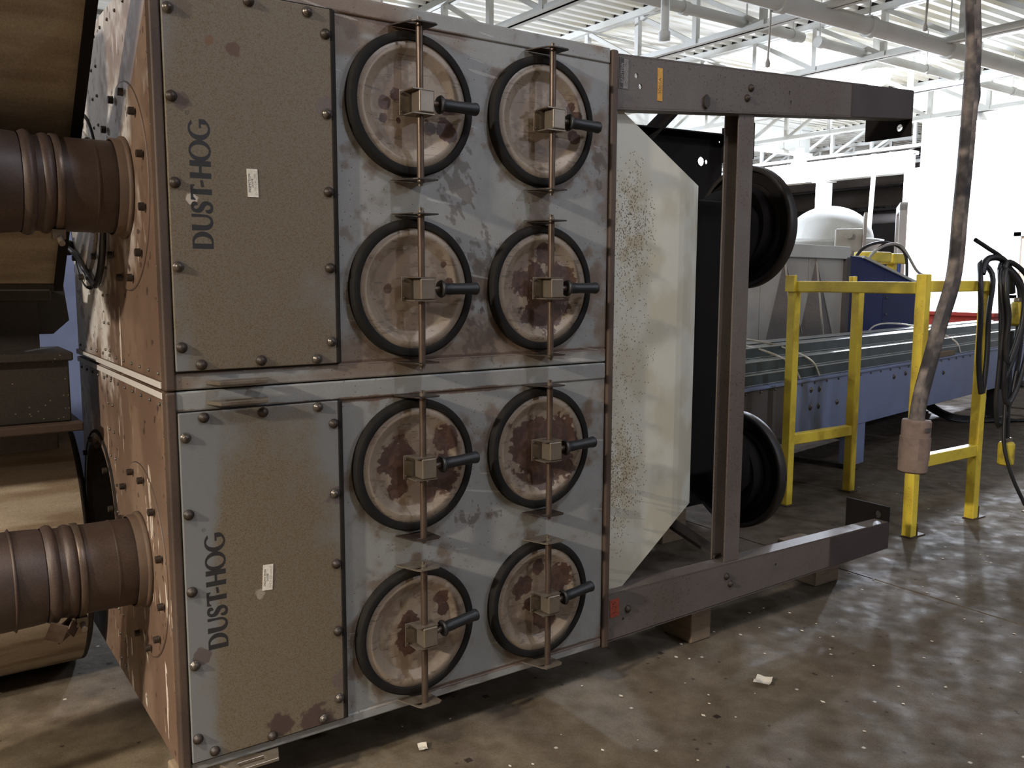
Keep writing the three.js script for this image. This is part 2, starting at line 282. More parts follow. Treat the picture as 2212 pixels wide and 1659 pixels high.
{
  const t = thing('sprinkler_drop', 'white pipe stub with a capped end hanging at the top of the picture', 'pipe', [7.75, 4.25, -6.4]);
  part('drop', rod([0, 0.1, 0], [0, 0.72, 0], 0.055), M.white, t); part('end_cap', lathe([[0, 0], [0.075, 0], [0.078, 0.1], [0.06, 0.12], [0, 0.12]], 24), M.white, t); part('elbow', tube([[0, 0.7, 0], [0.05, 0.8, -0.03], [0.3, 0.82, -0.2], [0.6, 0.82, -0.5]], 0.06, 16, 12), M.white, t);
}
for (const [p, len, l] of [[[8.9, 3.95, -5.7], 1.2, 'grey pull rope with a weight hanging over the upper leg'], [[10.6, 4.42, -4.6], 1.0, 'short pull cord with a dark plug hanging near the thick pipe']]) {
  const t = thing('pull_cord', l, 'cord', p);
  part('cord', tube([[0, 0.08, 0], [0.01, len * 0.5, 0.01], [-0.01, len, 0]], 0.014, 14, 8), M.panel, t); part('weight', lathe([[0, 0], [0.03, 0.01], [0.034, 0.05], [0.014, 0.11], [0, 0.12]], 16), M.panel, t);
}
for (const [a, b, l] of [[[6, 5.15, -3.8], [18, 5.1, -4.4], 'thin white conduit sagging between the near joists'], [[8, 5.3, -9.6], [21, 5.25, -9.9], 'thin white conduit strung across the joists farther back']]) {
  const t = thing('conduit', l, 'conduit', a), d = [b[0] - a[0], b[1] - a[1], b[2] - a[2]];
  part('line', tube([[0, 0, 0], [d[0] * 0.5, d[1] * 0.5 - 0.06, d[2] * 0.5], d], 0.018, 24, 8), M.white, t);
}

// ---------------------------------------------------------------- lamps
const lampGeo = {
  reflector: planar(lathe([[0.09, 0.3], [0.14, 0.28], [0.22, 0.18], [0.3, 0.02], [0.31, 0], [0.3, 0.005], [0.21, 0.16], [0.13, 0.26], [0.09, 0.285]], 40)),
  lens: planar(new THREE.SphereGeometry(0.235, 36, 24).translate(0, -0.02, 0)),
  ballast: planar(lathe([[0, 0.3], [0.1, 0.3], [0.11, 0.34], [0.11, 0.56], [0.08, 0.6], [0, 0.6]], 24)),
};
for (const [x, y, z, cd, color, label, beam] of LAMPS) {
  const t = thing('high_bay_lamp', label, 'lamp', [x, y, z]);
  share('reflector', lampGeo.reflector, M.alu, t, [0, 0, 0]); share('ballast', lampGeo.ballast, M.white, t, [0, 0, 0]);
  share('lens', lampGeo.lens, cd < 30 || beam || z > 0 ? M.glowDim : M.glow, t, [0, 0, 0]);
  part('stem', rod([0, 0.6, 0], [0, 5.62 - y, 0], 0.015, 8), M.white, t);
  const p = beam ? new THREE.SpotLight(color, cd, 0, beam, 1, 2) : new THREE.PointLight(color, cd, 0, 2); p.position.set(x, y - 0.02, z);
  if (beam) { p.target.position.set(x, 0, z); p.target.name = 'beam_target'; scene.add(p.target); } p.castShadow = true; p.shadow.radius = 9; p.shadow.mapSize.set(1024, 1024); p.name = 'high_bay_light'; scene.add(p);
}

// ---------------------------------------------------------------- lettering
function lettering(ctx, H) {                                               // DUST-HOG, cap height H, baseline at y = 0, flared letters with thick left and thin right strokes
  const ell = (x, y, rx, ry, a0 = 0, a1 = Math.PI * 2) => { ctx.ellipse(x * H, -y * H, rx * H, ry * H, 0, a0, a1); };
  const fill = (f) => { ctx.beginPath(); f(); ctx.fill('evenodd'); };
  const P = (...pts) => { pts.forEach((p, i) => (i ? ctx.lineTo(p[0] * H, -p[1] * H) : ctx.moveTo(p[0] * H, -p[1] * H))); ctx.closePath(); };
  const h = Math.PI / 2;
  // D
  fill(() => { ctx.moveTo(0, 0); ctx.lineTo(0.36 * H, 0); ctx.ellipse(0.36 * H, -0.5 * H, 0.46 * H, 0.5 * H, 0, h, -h, true); ctx.lineTo(0, -H); ctx.closePath(); ctx.moveTo(0.25 * H, -0.1 * H); ctx.lineTo(0.33 * H, -0.1 * H); ctx.ellipse(0.33 * H, -0.5 * H, 0.25 * H, 0.4 * H, 0, h, -h, true); ctx.lineTo(0.25 * H, -0.9 * H); ctx.closePath(); });
  // U
  fill(() => { ctx.moveTo(0.86 * H, -H); ctx.lineTo(1.14 * H, -H); ctx.lineTo(1.12 * H, -0.4 * H); ctx.bezierCurveTo(1.12 * H, -0.02 * H, 1.5 * H, -0.02 * H, 1.5 * H, -0.42 * H); ctx.lineTo(1.49 * H, -H); ctx.lineTo(1.64 * H, -H); ctx.lineTo(1.62 * H, -0.4 * H); ctx.bezierCurveTo(1.62 * H, 0.16 * H, 0.88 * H, 0.16 * H, 0.88 * H, -0.4 * H); ctx.closePath(); });
  // S
  ctx.save(); ctx.font = `bold ${Math.round(H * 1.36)}px serif`; const w = ctx.measureText('S').width; ctx.translate(1.66 * H, 0); ctx.scale((0.62 * H) / w, 1); ctx.lineWidth = 0.06 * H; ctx.fillText('S', 0, 0); ctx.strokeText('S', 0, 0); ctx.restore();
  // T
  fill(() => P([2.3, 1], [3.0, 1], [3.02, 0.8], [2.96, 0.8], [2.9, 0.87], [2.8, 0.88], [2.81, 0], [2.55, 0], [2.56, 0.88], [2.42, 0.87], [2.34, 0.78], [2.28, 0.78]));
  // hyphen
  fill(() => P([2.9, 0.5], [3.22, 0.54], [3.22, 0.4], [2.9, 0.36]));
  // H
  fill(() => P([3.3, 0], [3.56, 0], [3.56, 1], [3.3, 1])); fill(() => P([3.86, 0], [4.12, 0], [4.12, 1], [3.86, 1])); fill(() => P([3.5, 0.44], [3.9, 0.44], [3.9, 0.57], [3.5, 0.57]));
  // O
  fill(() => { ell(4.58, 0.5, 0.5, 0.52); ctx.moveTo((4.58 + 0.28) * H, -0.5 * H); ell(4.58, 0.5, 0.28, 0.42); });
  // G
  fill(() => { const a = -0.72; ctx.ellipse(5.58 * H, -0.5 * H, 0.52 * H, 0.52 * H, 0, a, 0.5, true); ctx.lineTo(6.04 * H, -0.28 * H); ctx.lineTo(6.04 * H, -0.5 * H); ctx.lineTo(5.62 * H, -0.5 * H); ctx.lineTo(5.62 * H, -0.4 * H); ctx.lineTo(5.8 * H, -0.4 * H); ctx.lineTo(5.8 * H, -0.14 * H); ctx.ellipse(5.6 * H, -0.5 * H, 0.3 * H, 0.42 * H, 0, 0.95, -0.85, false); ctx.closePath(); });
}
function canvasData(w, h, draw) {
  const c = document.createElement('canvas'); c.width = w; c.height = h; const x = c.getContext('2d');
  draw(x, w, h);
  const d = x.getImageData(0, 0, w, h).data;
  return (u, v) => { const o = (Math.min(h - 1, Math.floor((1 - v) * h)) * w + Math.min(w - 1, Math.floor(u * w))) * 4; return [d[o], d[o + 1], d[o + 2], d[o + 3] / 255]; };
}
function signMat(name, w, h, bg, draw, s) {                                // flat printed label, lettering running bottom to top
  const at = canvasData(w, h, (x) => { x.fillStyle = bg; x.fillRect(0, 0, w, h); x.save(); x.translate(0, h); x.rotate(-Math.PI / 2); draw(x, h, w); x.restore(); });
  const map = dataTex(w, h, (u, v, i, j) => { const c = at(u, v), k = (fbm(u * 6, v * 9, s, 3) - 0.5) * 40 + (hash(i, j, s) - 0.5) * 10; return [c[0] + k, c[1] + k, c[2] + k]; });
  const m = new THREE.MeshStandardMaterial({ map, roughness: 0.6 }); m.name = name; return m;
}
function signGeo(w, h, t = 0.0012) {                                       // thin slab, print on +z
  const g = new THREE.BoxGeometry(w, h, t); return g;
}
const lines = (x, x0, x1, ys, wid, col) => { x.fillStyle = col; for (const y of ys) for (let a = x0; a < x1; a += 4 + (a * 7 + y * 3) % 5) if ((a * 13 + y * 7) % 11 > 2) x.fillRect(a, y, 3 + (a % 3), wid); };

// ---------------------------------------------------------------- dust collector lying on its side
const dc = thing('dust_collector', 'large grey industrial dust collector lying on its side, eight round hatches on its front', 'dust collector');
const XR = 1.262, YB = 0.13, YT = 1.93, ZB = -1.11, YM = 1.022;

// front sheets: grey paint, brown handling dirt along seams and round the hatches
const HC = []; for (const y of [1.696, 1.244, 0.789, 0.341]) for (const x of [0.606, 1.013]) HC.push([x, y]);
const frontMap = dataTex(1024, 1462, (u, v, i, j) => {
  const x = u * XR, y = YB + v * (YT - YB);
  const n = fbm(x * 7, y * 7, 101, 5), n2 = fbm(x * 26, y * 26, 102, 4), n3 = fbm(x * 3, y * 16, 103, 4);
  let c = mix3([144, 145, 143], [132, 132, 128], n2);
  let dBest = 9; for (const h of HC) dBest = Math.min(dBest, Math.abs(Math.hypot(x - h[0], y - h[1]) - 0.176));
  const yy = y > YM ? 0 : 1, top = yy ? 0.972 : 1.885, bot = yy ? 0.157 : 1.064;
  const line = Math.min(Math.abs(y - top), Math.abs(y - bot) * 1.3);
  const streak = sstep(0.45, 0.62, n3 * 0.55 + n * 0.45 - line * 0.9 + (yy ? -0.03 : 0.07));
  c = mix3(c, [112, 92, 74], 0.75 * streak);
  const ring = sstep(0.52, 0.68, n * 0.6 + n2 * 0.5 - dBest * 2.2);
  c = mix3(c, [96, 76, 62], 0.6 * ring);
  if (line < 0.004 + 0.006 * n2) c = mix3(c, [84, 62, 48], 0.75 * sstep(0.3, 0.5, n3));
  const right = sstep(0.5, 0.66, n * 0.7 + n2 * 0.4 - (1.25 - x) * 1.6); c = mix3(c, [112, 90, 72], 0.5 * right);
  // black hand marks between the hatches, with streaky outlines
  for (const [mx, my, rx, ry] of [[0.8, 1.27, 0.05, 0.1], [0.83, 1.13, 0.07, 0.07], [0.78, 0.62, 0.03, 0.03], [0.86, 0.62, 0.02, 0.02], [0.74, 1.52, 0.05, 0.07], [1.22, 1.62, 0.03, 0.06]]) {
    const q = Math.hypot((x - mx) / rx, (y - my) / ry); if (q < 1.6) c = mix3(c, [72, 62, 54], 0.5 * sstep(0.5, 0.66, fbm(x * 60 + y * 40, y * 34 - x * 26, 104, 3) + (1 - q) * 0.25));
  }
  if (hash(i >> 1, j >> 1, 3) < 0.006 * sstep(0.4, 0.6, n)) c = mix3(c, [60, 46, 38], 0.7);
  const sc = fbm(x * 12 + y * 70, y * 30, 105, 2); if (sc > 0.86) c = mix3(c, [190, 188, 182], 0.5);
  const g = (hash(i, j, 6) - 0.5) * 14; return [c[0] + g, c[1] + g, c[2] + g];
});
M.front = new THREE.MeshStandardMaterial({ map: frontMap, roughness: 0.5 }); M.front.name = 'front sheet';
// a plate in the xy plane with uv over the whole front
function frontUv(g) { const q = planar(g), p = q.attributes.position, uv = q.attributes.uv; for (let i = 0; i < p.count; i++) uv.setXY(i, p.getX(i) / XR, (p.getY(i) - YB) / (YT - YB)); return q; }
for (const [y0, y1] of [[YM + 0.0015, YT], [YB, YM - 0.0015]]) {
  const up = y0 > 1, a = up ? 1.064 : 0.157, b = up ? 1.886 : 0.972;
  part('front_sheet', frontUv(bx(0.016, XR, a, b, -0.03, -0.004)), M.front, dc, true);
  part('front_flange', frontUv(rbx(0.016, XR, b, y1, -0.04, 0.0005, 0.005)), M.front, dc, true);
  part('front_flange', frontUv(rbx(0.016, XR, y0, a, -0.04, 0.0005, 0.005)), M.front, dc, true);
}
part('corner_strip', [rbx(-0.006, 0.017, YB + 0.005, YM - 0.001, -0.03, 0.006, 0.006), rbx(-0.006, 0.017, YM + 0.001, YT, -0.03, 0.006, 0.006)], M.strip, dc);
part('edge_strip', rbx(1.264, 1.288, YB - 0.007, YT - 0.003, -0.06, 0.008, 0.007), M.strip, dc);
part('housing', [bx(0.01, XR, YT - 0.01, YT, ZB, -0.03), bx(0.01, XR, YB, YB + 0.008, ZB, -0.03), bx(0.01, XR, YB, YT, ZB, ZB + 0.008), bx(XR - 0.002, XR + 0.004, YB, YT, ZB, -0.03), bx(0.02, XR, YM - 0.004, YM + 0.004, ZB, -0.03)], M.grey, dc);

// left end sheets (the collector's former top): brown coated, with an open port low at the back
const sideMap = dataTex(1024, 1660, (u, v, i, j) => {
  const z = -1.11 + u * 1.11, y = YB + v * 1.8;
  const n = fbm(z * 6, y * 5, 111, 5), n2 = fbm(z * 28, y * 24, 112, 4), st = fbm(z * 60, y * 6, 113, 3);
  let c = mix3([118, 98, 83], [98, 78, 65], sstep(0.35, 0.65, n));
  c = mix3(c, [206, 205, 203], 0.9 * sstep(0.44, 0.6, n * 0.5 + n2 * 0.2 - z * 0.34 + (y - 1.35) * 0.3 - 0.05));        // pale grey lamp light painted into the colour, high and at the back
  c = mix3(c, [96, 74, 60], 0.4 * sstep(0.6, 0.74, n2));
  const q = sstep(0.68, 0.75, st - 0.06 + 0.2 * sstep(0.6, 0.2, Math.abs(z + 0.58) * 4) * sstep(0.75, 0.3, y) + 0.03); c = mix3(c, [214, 206, 196], 0.8 * q * sstep(0.45, 0.55, n2));
  const k = fbm(z * 40, y * 40, 114, 2); if (k > 0.83) c = mix3(c, [56, 42, 36], 0.7);
  const g = (hash(i, j, 8) - 0.5) * 14; return [c[0] + g, c[1] + g, c[2] + g];
});
M.side = new THREE.MeshStandardMaterial({ map: sideMap, roughness: 0.5 }); M.side.name = 'left end sheet';
const sideUv = (g) => { const q = planar(g), p = q.attributes.position, uv = q.attributes.uv; for (let i = 0; i < p.count; i++) uv.setXY(i, (p.getZ(i) + 1.11) / 1.11, (p.getY(i) - YB) / 1.8); return q; };
// plate drawn in (z, y), facing -x, from x0 to x0 + t
function sidePlate(pts, t, x0, holes) { const g = plate(pts, t, holes); return g.rotateY(-Math.PI / 2).translate(x0, 0, 0); }
const PORTS = [[-0.32, 1.484], [-0.86, 1.484], [-0.315, 0.562], [-0.86, 0.562]];
part('end_sheet', sideUv(sidePlate([[ZB, YM + 0.003], [-0.02, YM + 0.003], [-0.02, YT], [ZB, YT]], 0.012, 0, [[...PORTS[0], 0.13]])), M.side, dc, true);
part('end_sheet', sideUv(sidePlate([[ZB, YB], [-0.02, YB], [-0.02, YM - 0.003], [ZB, YM - 0.003]], 0.012, 0, [[...PORTS[2], 0.13], [...PORTS[3], 0.222]])), M.side, dc, true);
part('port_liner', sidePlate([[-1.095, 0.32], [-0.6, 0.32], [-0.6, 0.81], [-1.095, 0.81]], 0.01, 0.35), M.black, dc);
const riv = []; const rg = new THREE.SphereGeometry(0.0045, 8, 5);
for (let y = YB + 0.04; y < YT; y += 0.075) for (const z of [-0.035, -0.6, -0.66]) { if (z < -0.1 && PORTS.some((p) => Math.hypot(p[0] - z, p[1] - y) < 0.255)) continue; riv.push(rg.clone().translate(-0.001, y, z)); }
for (let z = -1.06; z < -0.05; z += 0.09) for (const y of [YM + 0.035, YM - 0.035, YT - 0.03]) riv.push(rg.clone().translate(-0.001, y, z));
part('rivets', riv, M.boltBright, dc).userData.kind = 'stuff';
const hexGeo = planar(new THREE.CylinderGeometry(0.009, 0.0095, 0.012, 6).rotateZ(Math.PI / 2)), ringSteel = M.side;
PORTS.forEach(([z, y], k) => {
  const f = sub('port_flange', dc, [0, y, z]);
  const hole = k === 3 ? 0.222 : 0.12;
  const ring = toX(lathe([[hole, 0.0], [hole, 0.0035], [0.243, 0.0035], [0.245, 0.002], [0.245, 0]], 64));
  const rm = new THREE.Mesh(sideUvAt(ring, y, z), M.side); rm.name = 'ring'; rm.castShadow = rm.receiveShadow = true; f.add(rm);
  for (let i = 0; i < 12; i++) { const a = (i + 0.5) / 12 * Math.PI * 2; share('bolt', hexGeo, M.bolt, f, [-0.013, Math.sin(a) * 0.222, Math.cos(a) * 0.222], [i, 0, 0]); }
  if (k === 0 || k === 2) part('collar', toX(lathe([[0.11, 0], [0.121, 0.002], [0.122, 0.01], [0.118, 0.014], [0.115, 0.016], [0.115, 0.034], [0.11, 0.034], [0.11, 0]], 48)), M.collar, f);
  part('gasket', toX(new THREE.TorusGeometry(0.2455, k % 2 ? 0.006 : 0.0022, 8, 72).rotateX(Math.PI / 2)), k % 2 ? M.rubber : M.strip, f);  // dark ring drawn for the shadow in the gap round the flange
  if (k === 1) part('blank_plate', toX(lathe([[0, 0.012], [0.2, 0.012], [0.205, 0.007], [0.205, 0.004]], 48)), M.grey, f);
});
function sideUvAt(g, y0, z0) { const q = planar(g), p = q.attributes.position, uv = q.attributes.uv; for (let i = 0; i < p.count; i++) uv.setXY(i, (p.getZ(i) + z0 + 1.11) / 1.11, (p.getY(i) + y0 - YB) / 1.8); return q; }
part('seam_angle', [rbx(-0.008, 0, YM + 0.004, YM + 0.02, ZB, -0.03, 0.002), rbx(-0.006, 0, YM - 0.02, YM - 0.004, ZB, -0.03, 0.002)], M.side, dc);

// access panels with print
const letterMask = (y0, h, ya, yb, xb, capH) => canvasData(768, 1648, (x, W, H) => {
  x.fillStyle = '#000'; x.save(); x.translate((xb - 0.018) / 0.382 * W, (1 - (ya - y0) / h) * H); x.rotate(-Math.PI / 2); x.scale(((yb - ya) / 6.1 / capH) * (H / h) / (W / 0.382), 1); lettering(x, capH / 0.382 * W); x.restore();
  x.save(); x.translate((xb - capH - 0.001 - 0.018) / 0.382 * W, (1 - (yb + 0.008 - y0) / h) * H); x.font = '12px sans-serif'; x.lineWidth = 1.2; x.strokeStyle = '#000'; x.beginPath(); x.arc(0, 0, 8, 0, 7); x.stroke(); x.rotate(-Math.PI / 2); x.fillText('R', -4, 4); x.restore();
});
const domeGeo = planar(toZ(lathe([[0, 0.0115], [0.004, 0.0112], [0.0085, 0.007], [0.0095, 0.003], [0.012, 0.003], [0.012, 0], [0, 0]].reverse(), 20)));
function accessPanel(y0, h, seedN, tanBias, ya, yb, bolts, stains, sticker, label) {
  const mask = letterMask(y0, h, ya, yb, 0.1085, 0.0455);
  const map = dataTex(768, 1648, (u, v, i, j) => {
    const x = u * 0.382, y = v * h, n = fbm(x * 6, y * 6, seedN, 5), n2 = fbm(x * 22, y * 22, seedN + 1, 3), gr = fbm(x * 560, y * 560, seedN + 2, 2);
    const edge = Math.min(x * 1.3, 0.382 - x + 0.02, y + 0.03, h - y + 0.05);
    let cover = sstep(0.28, 0.62, n * 0.75 + n2 * 0.15 + Math.min(edge, 0.12) * 1.9 + tanBias(x, v));
    let c = mix3([110, 111, 111], [103, 89, 68], cover * (0.6 + 0.4 * sstep(0.35, 0.65, gr)));             // tan dust coat, stippled
    c = mix3(c, [72, 60, 43], cover * 0.35 * sstep(0.62, 0.76, gr));
    for (const [sx, sy, r, d, col] of stains) { const q = Math.hypot(x - sx, y + y0 - sy) / r; if (q < 2) c = mix3(c, col ?? [70, 54, 50], d * sstep(0.42, 0.56, fbm(x * 70, y * 70, seedN + 5, 3) * 0.5 + n2 * 0.2 + 0.62 - q * 0.55)); }
    const m = mask(u, v)[3]; if (m > 0.02) c = mix3(c, [30, 29, 31], m * (gr > 0.74 ? 0.75 : 0.96));
    const g = (hash(i, j, seedN) - 0.5) * 16; return [c[0] + g, c[1] + g, c[2] + g * 0.9];
  });
  const mat = new THREE.MeshStandardMaterial({ map, roughness: 0.6 }); mat.name = 'access panel';
  const p = sub('access_panel', dc, [0.018, y0, 0], label);
  const g = planar(rbx(0, 0.376, 0, h, -0.002, 0.011, 0.0025)), P0 = g.attributes.position; for (let i = 0; i < P0.count; i++) g.attributes.uv.setXY(i, P0.getX(i) / 0.382, P0.getY(i) / h);
  part('sheet', g, mat, p, true);
  part('gasket', [rbx(0.3745, 0.3865, 0, h, 0, 0.0135, 0.003), bx(-0.002, 0.384, -0.003, 0.0005, 0, 0.006), bx(-0.002, 0.384, h - 0.0005, h + 0.003, 0, 0.006)], M.rubber, p);
  bolts.forEach(([x, y], k) => share('bolt', domeGeo, k % 3 ? M.bolt : M.boltBright, p, [x - 0.018, y - y0, 0.011], [0, 0, k]));
  const st = signMat('inspection sticker', 96, 240, '#d8d2c4', (x, L, T) => { x.fillStyle = '#4a4640'; x.font = 'bold 27px sans-serif'; x.textAlign = 'center'; x.fillText('INSPECTION', L / 2, 30, L - 50); x.fillText('DOOR', L / 2, 56, 90); lines(x, 24, L - 20, [66, 74, 82], 4, '#7a756c'); }, seedN + 8);
  const s = share('sticker', signGeo(0.0245, 0.062), st, p, [sticker[0] - 0.018, sticker[1] - y0, 0.0117], [0, 0, sticker[2]]); s.userData.label = 'white inspection door sticker';
  return p;
}
const colY = (ys) => ys.flatMap((y) => [[0.031, y], [0.381, y]]);
accessPanel(1.066, 0.821, 201, (x, v) => 0.1 + 0.08 * v - 0.18 * sstep(0.24, 0.3, x) * sstep(0.36, 0.3, x) * sstep(0.2, 0.3, v) * sstep(0.75, 0.55, v) - 0.12 * sstep(0.06, 0.02, x), 1.333, 1.612,
  [...colY([1.83, 1.651, 1.472, 1.294, 1.119]), [0.071, 1.872], [0.203, 1.872], [0.338, 1.872], [0.072, 1.079], [0.207, 1.082], [0.343, 1.079]],
  [[0.098, 1.777, 0.012, 0.9, [104, 76, 54]], [0.147, 1.766, 0.018, 0.95, [84, 62, 50]], [0.37, 1.665, 0.032, 0.5, [92, 80, 86]], [0.033, 1.645, 0.02, 0.6], [0.37, 1.29, 0.026, 0.4, [92, 80, 86]], [0.05, 1.44, 0.014, 0.8, [196, 188, 176]], [0.04, 1.84, 0.03, 0.3]],
  [0.199, 1.481, 0.02], 'tan dust-coated access panel, upper of the two');
accessPanel(0.157, 0.817, 221, (x, v) => -0.02 - 0.3 * sstep(0.1, 0.04, x) - 0.2 * sstep(0.75, 0.95, v) * sstep(0.3, 0.1, x) + 0.1 * sstep(0.45, 0.2, v), 0.42, 0.697,
  [...colY([0.919, 0.745, 0.566, 0.392, 0.215]), [0.072, 0.961], [0.207, 0.962], [0.342, 0.963], [0.068, 0.174], [0.206, 0.168], [0.338, 0.173]],
  [[0.378, 0.735, 0.034, 0.6, [80, 66, 74]], [0.21, 0.19, 0.036, 0.8, [64, 48, 44]], [0.3, 0.168, 0.05, 0.7, [64, 48, 44]], [0.375, 0.26, 0.03, 0.45, [84, 72, 80]], [0.03, 0.41, 0.022, 0.6], [0.372, 0.39, 0.02, 0.4], [0.385, 0.4, 0.02, 0.5], [0.17, 0.53, 0.014, 0.5, [190, 182, 170]]],
  [0.206, 0.566, -0.06], 'access panel with a grey upper left and tan lower half, lower of the two');
// lifting lugs
for (const [y, dir] of [[1.041, 1], [0.995, 1], [0.126, -1]]) {
  const pts = [[0, 0], [0.14, 0], [0.125, 0.045], [0.02, 0.045]], s = new THREE.Shape(pts.map((q) => new THREE.Vector2(...q))), h = new THREE.Path(); h.moveTo(0.035, 0.014); h.lineTo(0.035, 0.032); h.lineTo(0.1, 0.032); h.lineTo(0.1, 0.014); s.holes.push(h);
  part('lifting_lug', new THREE.ExtrudeGeometry(s, { depth: 0.006, bevelEnabled: true, bevelSize: 0.0012, bevelThickness: 0.0012, bevelSegments: 1 }).rotateX(Math.PI / 2).translate(0.083, y, -0.002), M.zinc, dc);
}

// round hatches
const G8 = {
  gasket: planar(toZ(lathe([[0.151, 0.004], [0.151, 0.021], [0.154, 0.025], [0.168, 0.025], [0.173, 0.02], [0.174, 0.0]], 72))),
  rod: planar(rod([0, -0.186, 0.055], [0, 0.186, 0.055], 0.0088, 16)),
  pin: planar(mergeGeometries([rod([0, 0, 0.055], [0, 0.014, 0.055], 0.0085, 6), rod([-0.003, 0.012, 0.055], [-0.003, 0.022, 0.055], 0.003, 8), rod([0.004, 0.012, 0.055], [0.004, 0.021, 0.055], 0.003, 8)].map((g) => g.toNonIndexed()))),
  yoke: planar(mergeGeometries([rbx(-0.042, 0.03, -0.031, 0.031, 0.026, 0.029, 0.001), bx(-0.03, 0.03, 0.027, 0.03, 0.029, 0.075), bx(-0.03, 0.03, -0.03, -0.027, 0.029, 0.075)].map((g) => planar(g)))),
  block: planar(rbx(-0.014, 0.028, -0.0265, 0.0265, 0.036, 0.078, 0.004)),
  screw: planar(new THREE.SphereGeometry(0.0035, 8, 6)),
  lever: planar(rod([0.02, 0, 0.058], [0.056, 0, 0.058], 0.0075, 14)),
  grip: planar(lathe([[0.007, 0.05], [0.02, 0.05], [0.023, 0.055], [0.02, 0.06], [0.014, 0.062], [0.0152, 0.08], [0.014, 0.1], [0.0148, 0.13], [0.015, 0.15], [0.0162, 0.153], [0.0162, 0.16], [0.014, 0.163], [0, 0.163]], 28).rotateZ(-Math.PI / 2).translate(0, 0, 0.058)),
};
const bracketShape = (() => { const s = new THREE.Shape([[-0.055, 0], [0.034, 0], [0.04, 0.07], [0.03, 0.078], [-0.022, 0.078], [-0.03, 0.068]].map((p) => new THREE.Vector2(...p))); const h = new THREE.Path(); h.moveTo(-0.034, 0.048); h.lineTo(0.006, 0.048); h.lineTo(0.006, 0.062); h.lineTo(-0.024, 0.062); s.holes.push(h); return planar(new THREE.ExtrudeGeometry(s, { depth: 0.003, bevelEnabled: false }).rotateX(Math.PI / 2)); })();
const plateProfile = [[0.153, 0.012], [0.152, 0.02], [0.136, 0.021], [0.131, 0.0195], [0.112, 0.007], [0.106, 0.006], [0, 0.006]];
const HATCH = [
  [0, 0, [[-0.26, 0.13, 0.1], [-0.46, 0, 0.1], [-0.5, -0.25, 0.08], [-0.22, -0.25, 0.05], [0.37, -0.33, 0.11], [0.66, -0.32, 0.19], [0.7, 0.05, 0.13], [-0.16, -0.02, 0.05]], 'top left hatch with round rust spots on its left half'],
  [1, 0, [[0.72, 0.16, 0.17], [0.72, -0.2, 0.12], [0.66, 0.3, 0.1]], 'top right hatch with one dark patch beside the handle'],
  [0, 1, [[-0.45, 0, 0.07], [0.6, 0.4, 0.05], [0.7, 0.1, 0.08]], 'clean left hatch in the second row'],
  [1, 1, [[0.1, -0.32, 0.55], [0.1, 0.6, 0.2], [-0.35, 0.05, 0.26], [0.5, 0.15, 0.3], [-0.1, 0.25, 0.22]], 'right hatch in the second row, its lower half brown with rust'],
  [0, 2, [[-0.35, 0.1, 0.34], [-0.32, -0.36, 0.2], [0.6, 0.38, 0.2], [0.56, -0.2, 0.3], [0.3, -0.5, 0.16]], 'left hatch in the third row, big rust blots left and right'],
  [1, 2, [[-0.1, 0.05, 0.62], [0.5, 0.2, 0.36], [0.5, -0.3, 0.3], [0.1, -0.5, 0.3]], 'right hatch in the third row, almost wholly rust brown'],
  [0, 3, [[-0.12, 0.16, 0.22], [0.52, 0.46, 0.12], [0.54, 0.24, 0.13], [-0.12, -0.14, 0.26], [0.2, -0.1, 0.2]], 'bottom left hatch'],
  [1, 3, [[-0.35, 0.3, 0.22], [0.52, 0.32, 0.3], [0.2, -0.35, 0.28], [-0.2, -0.05, 0.16], [0, 0.62, 0.14]], 'bottom right hatch'],
];
const lever = [0, -0.03, 0, 0, 0.06, 0.05, 0.14, 0.12];
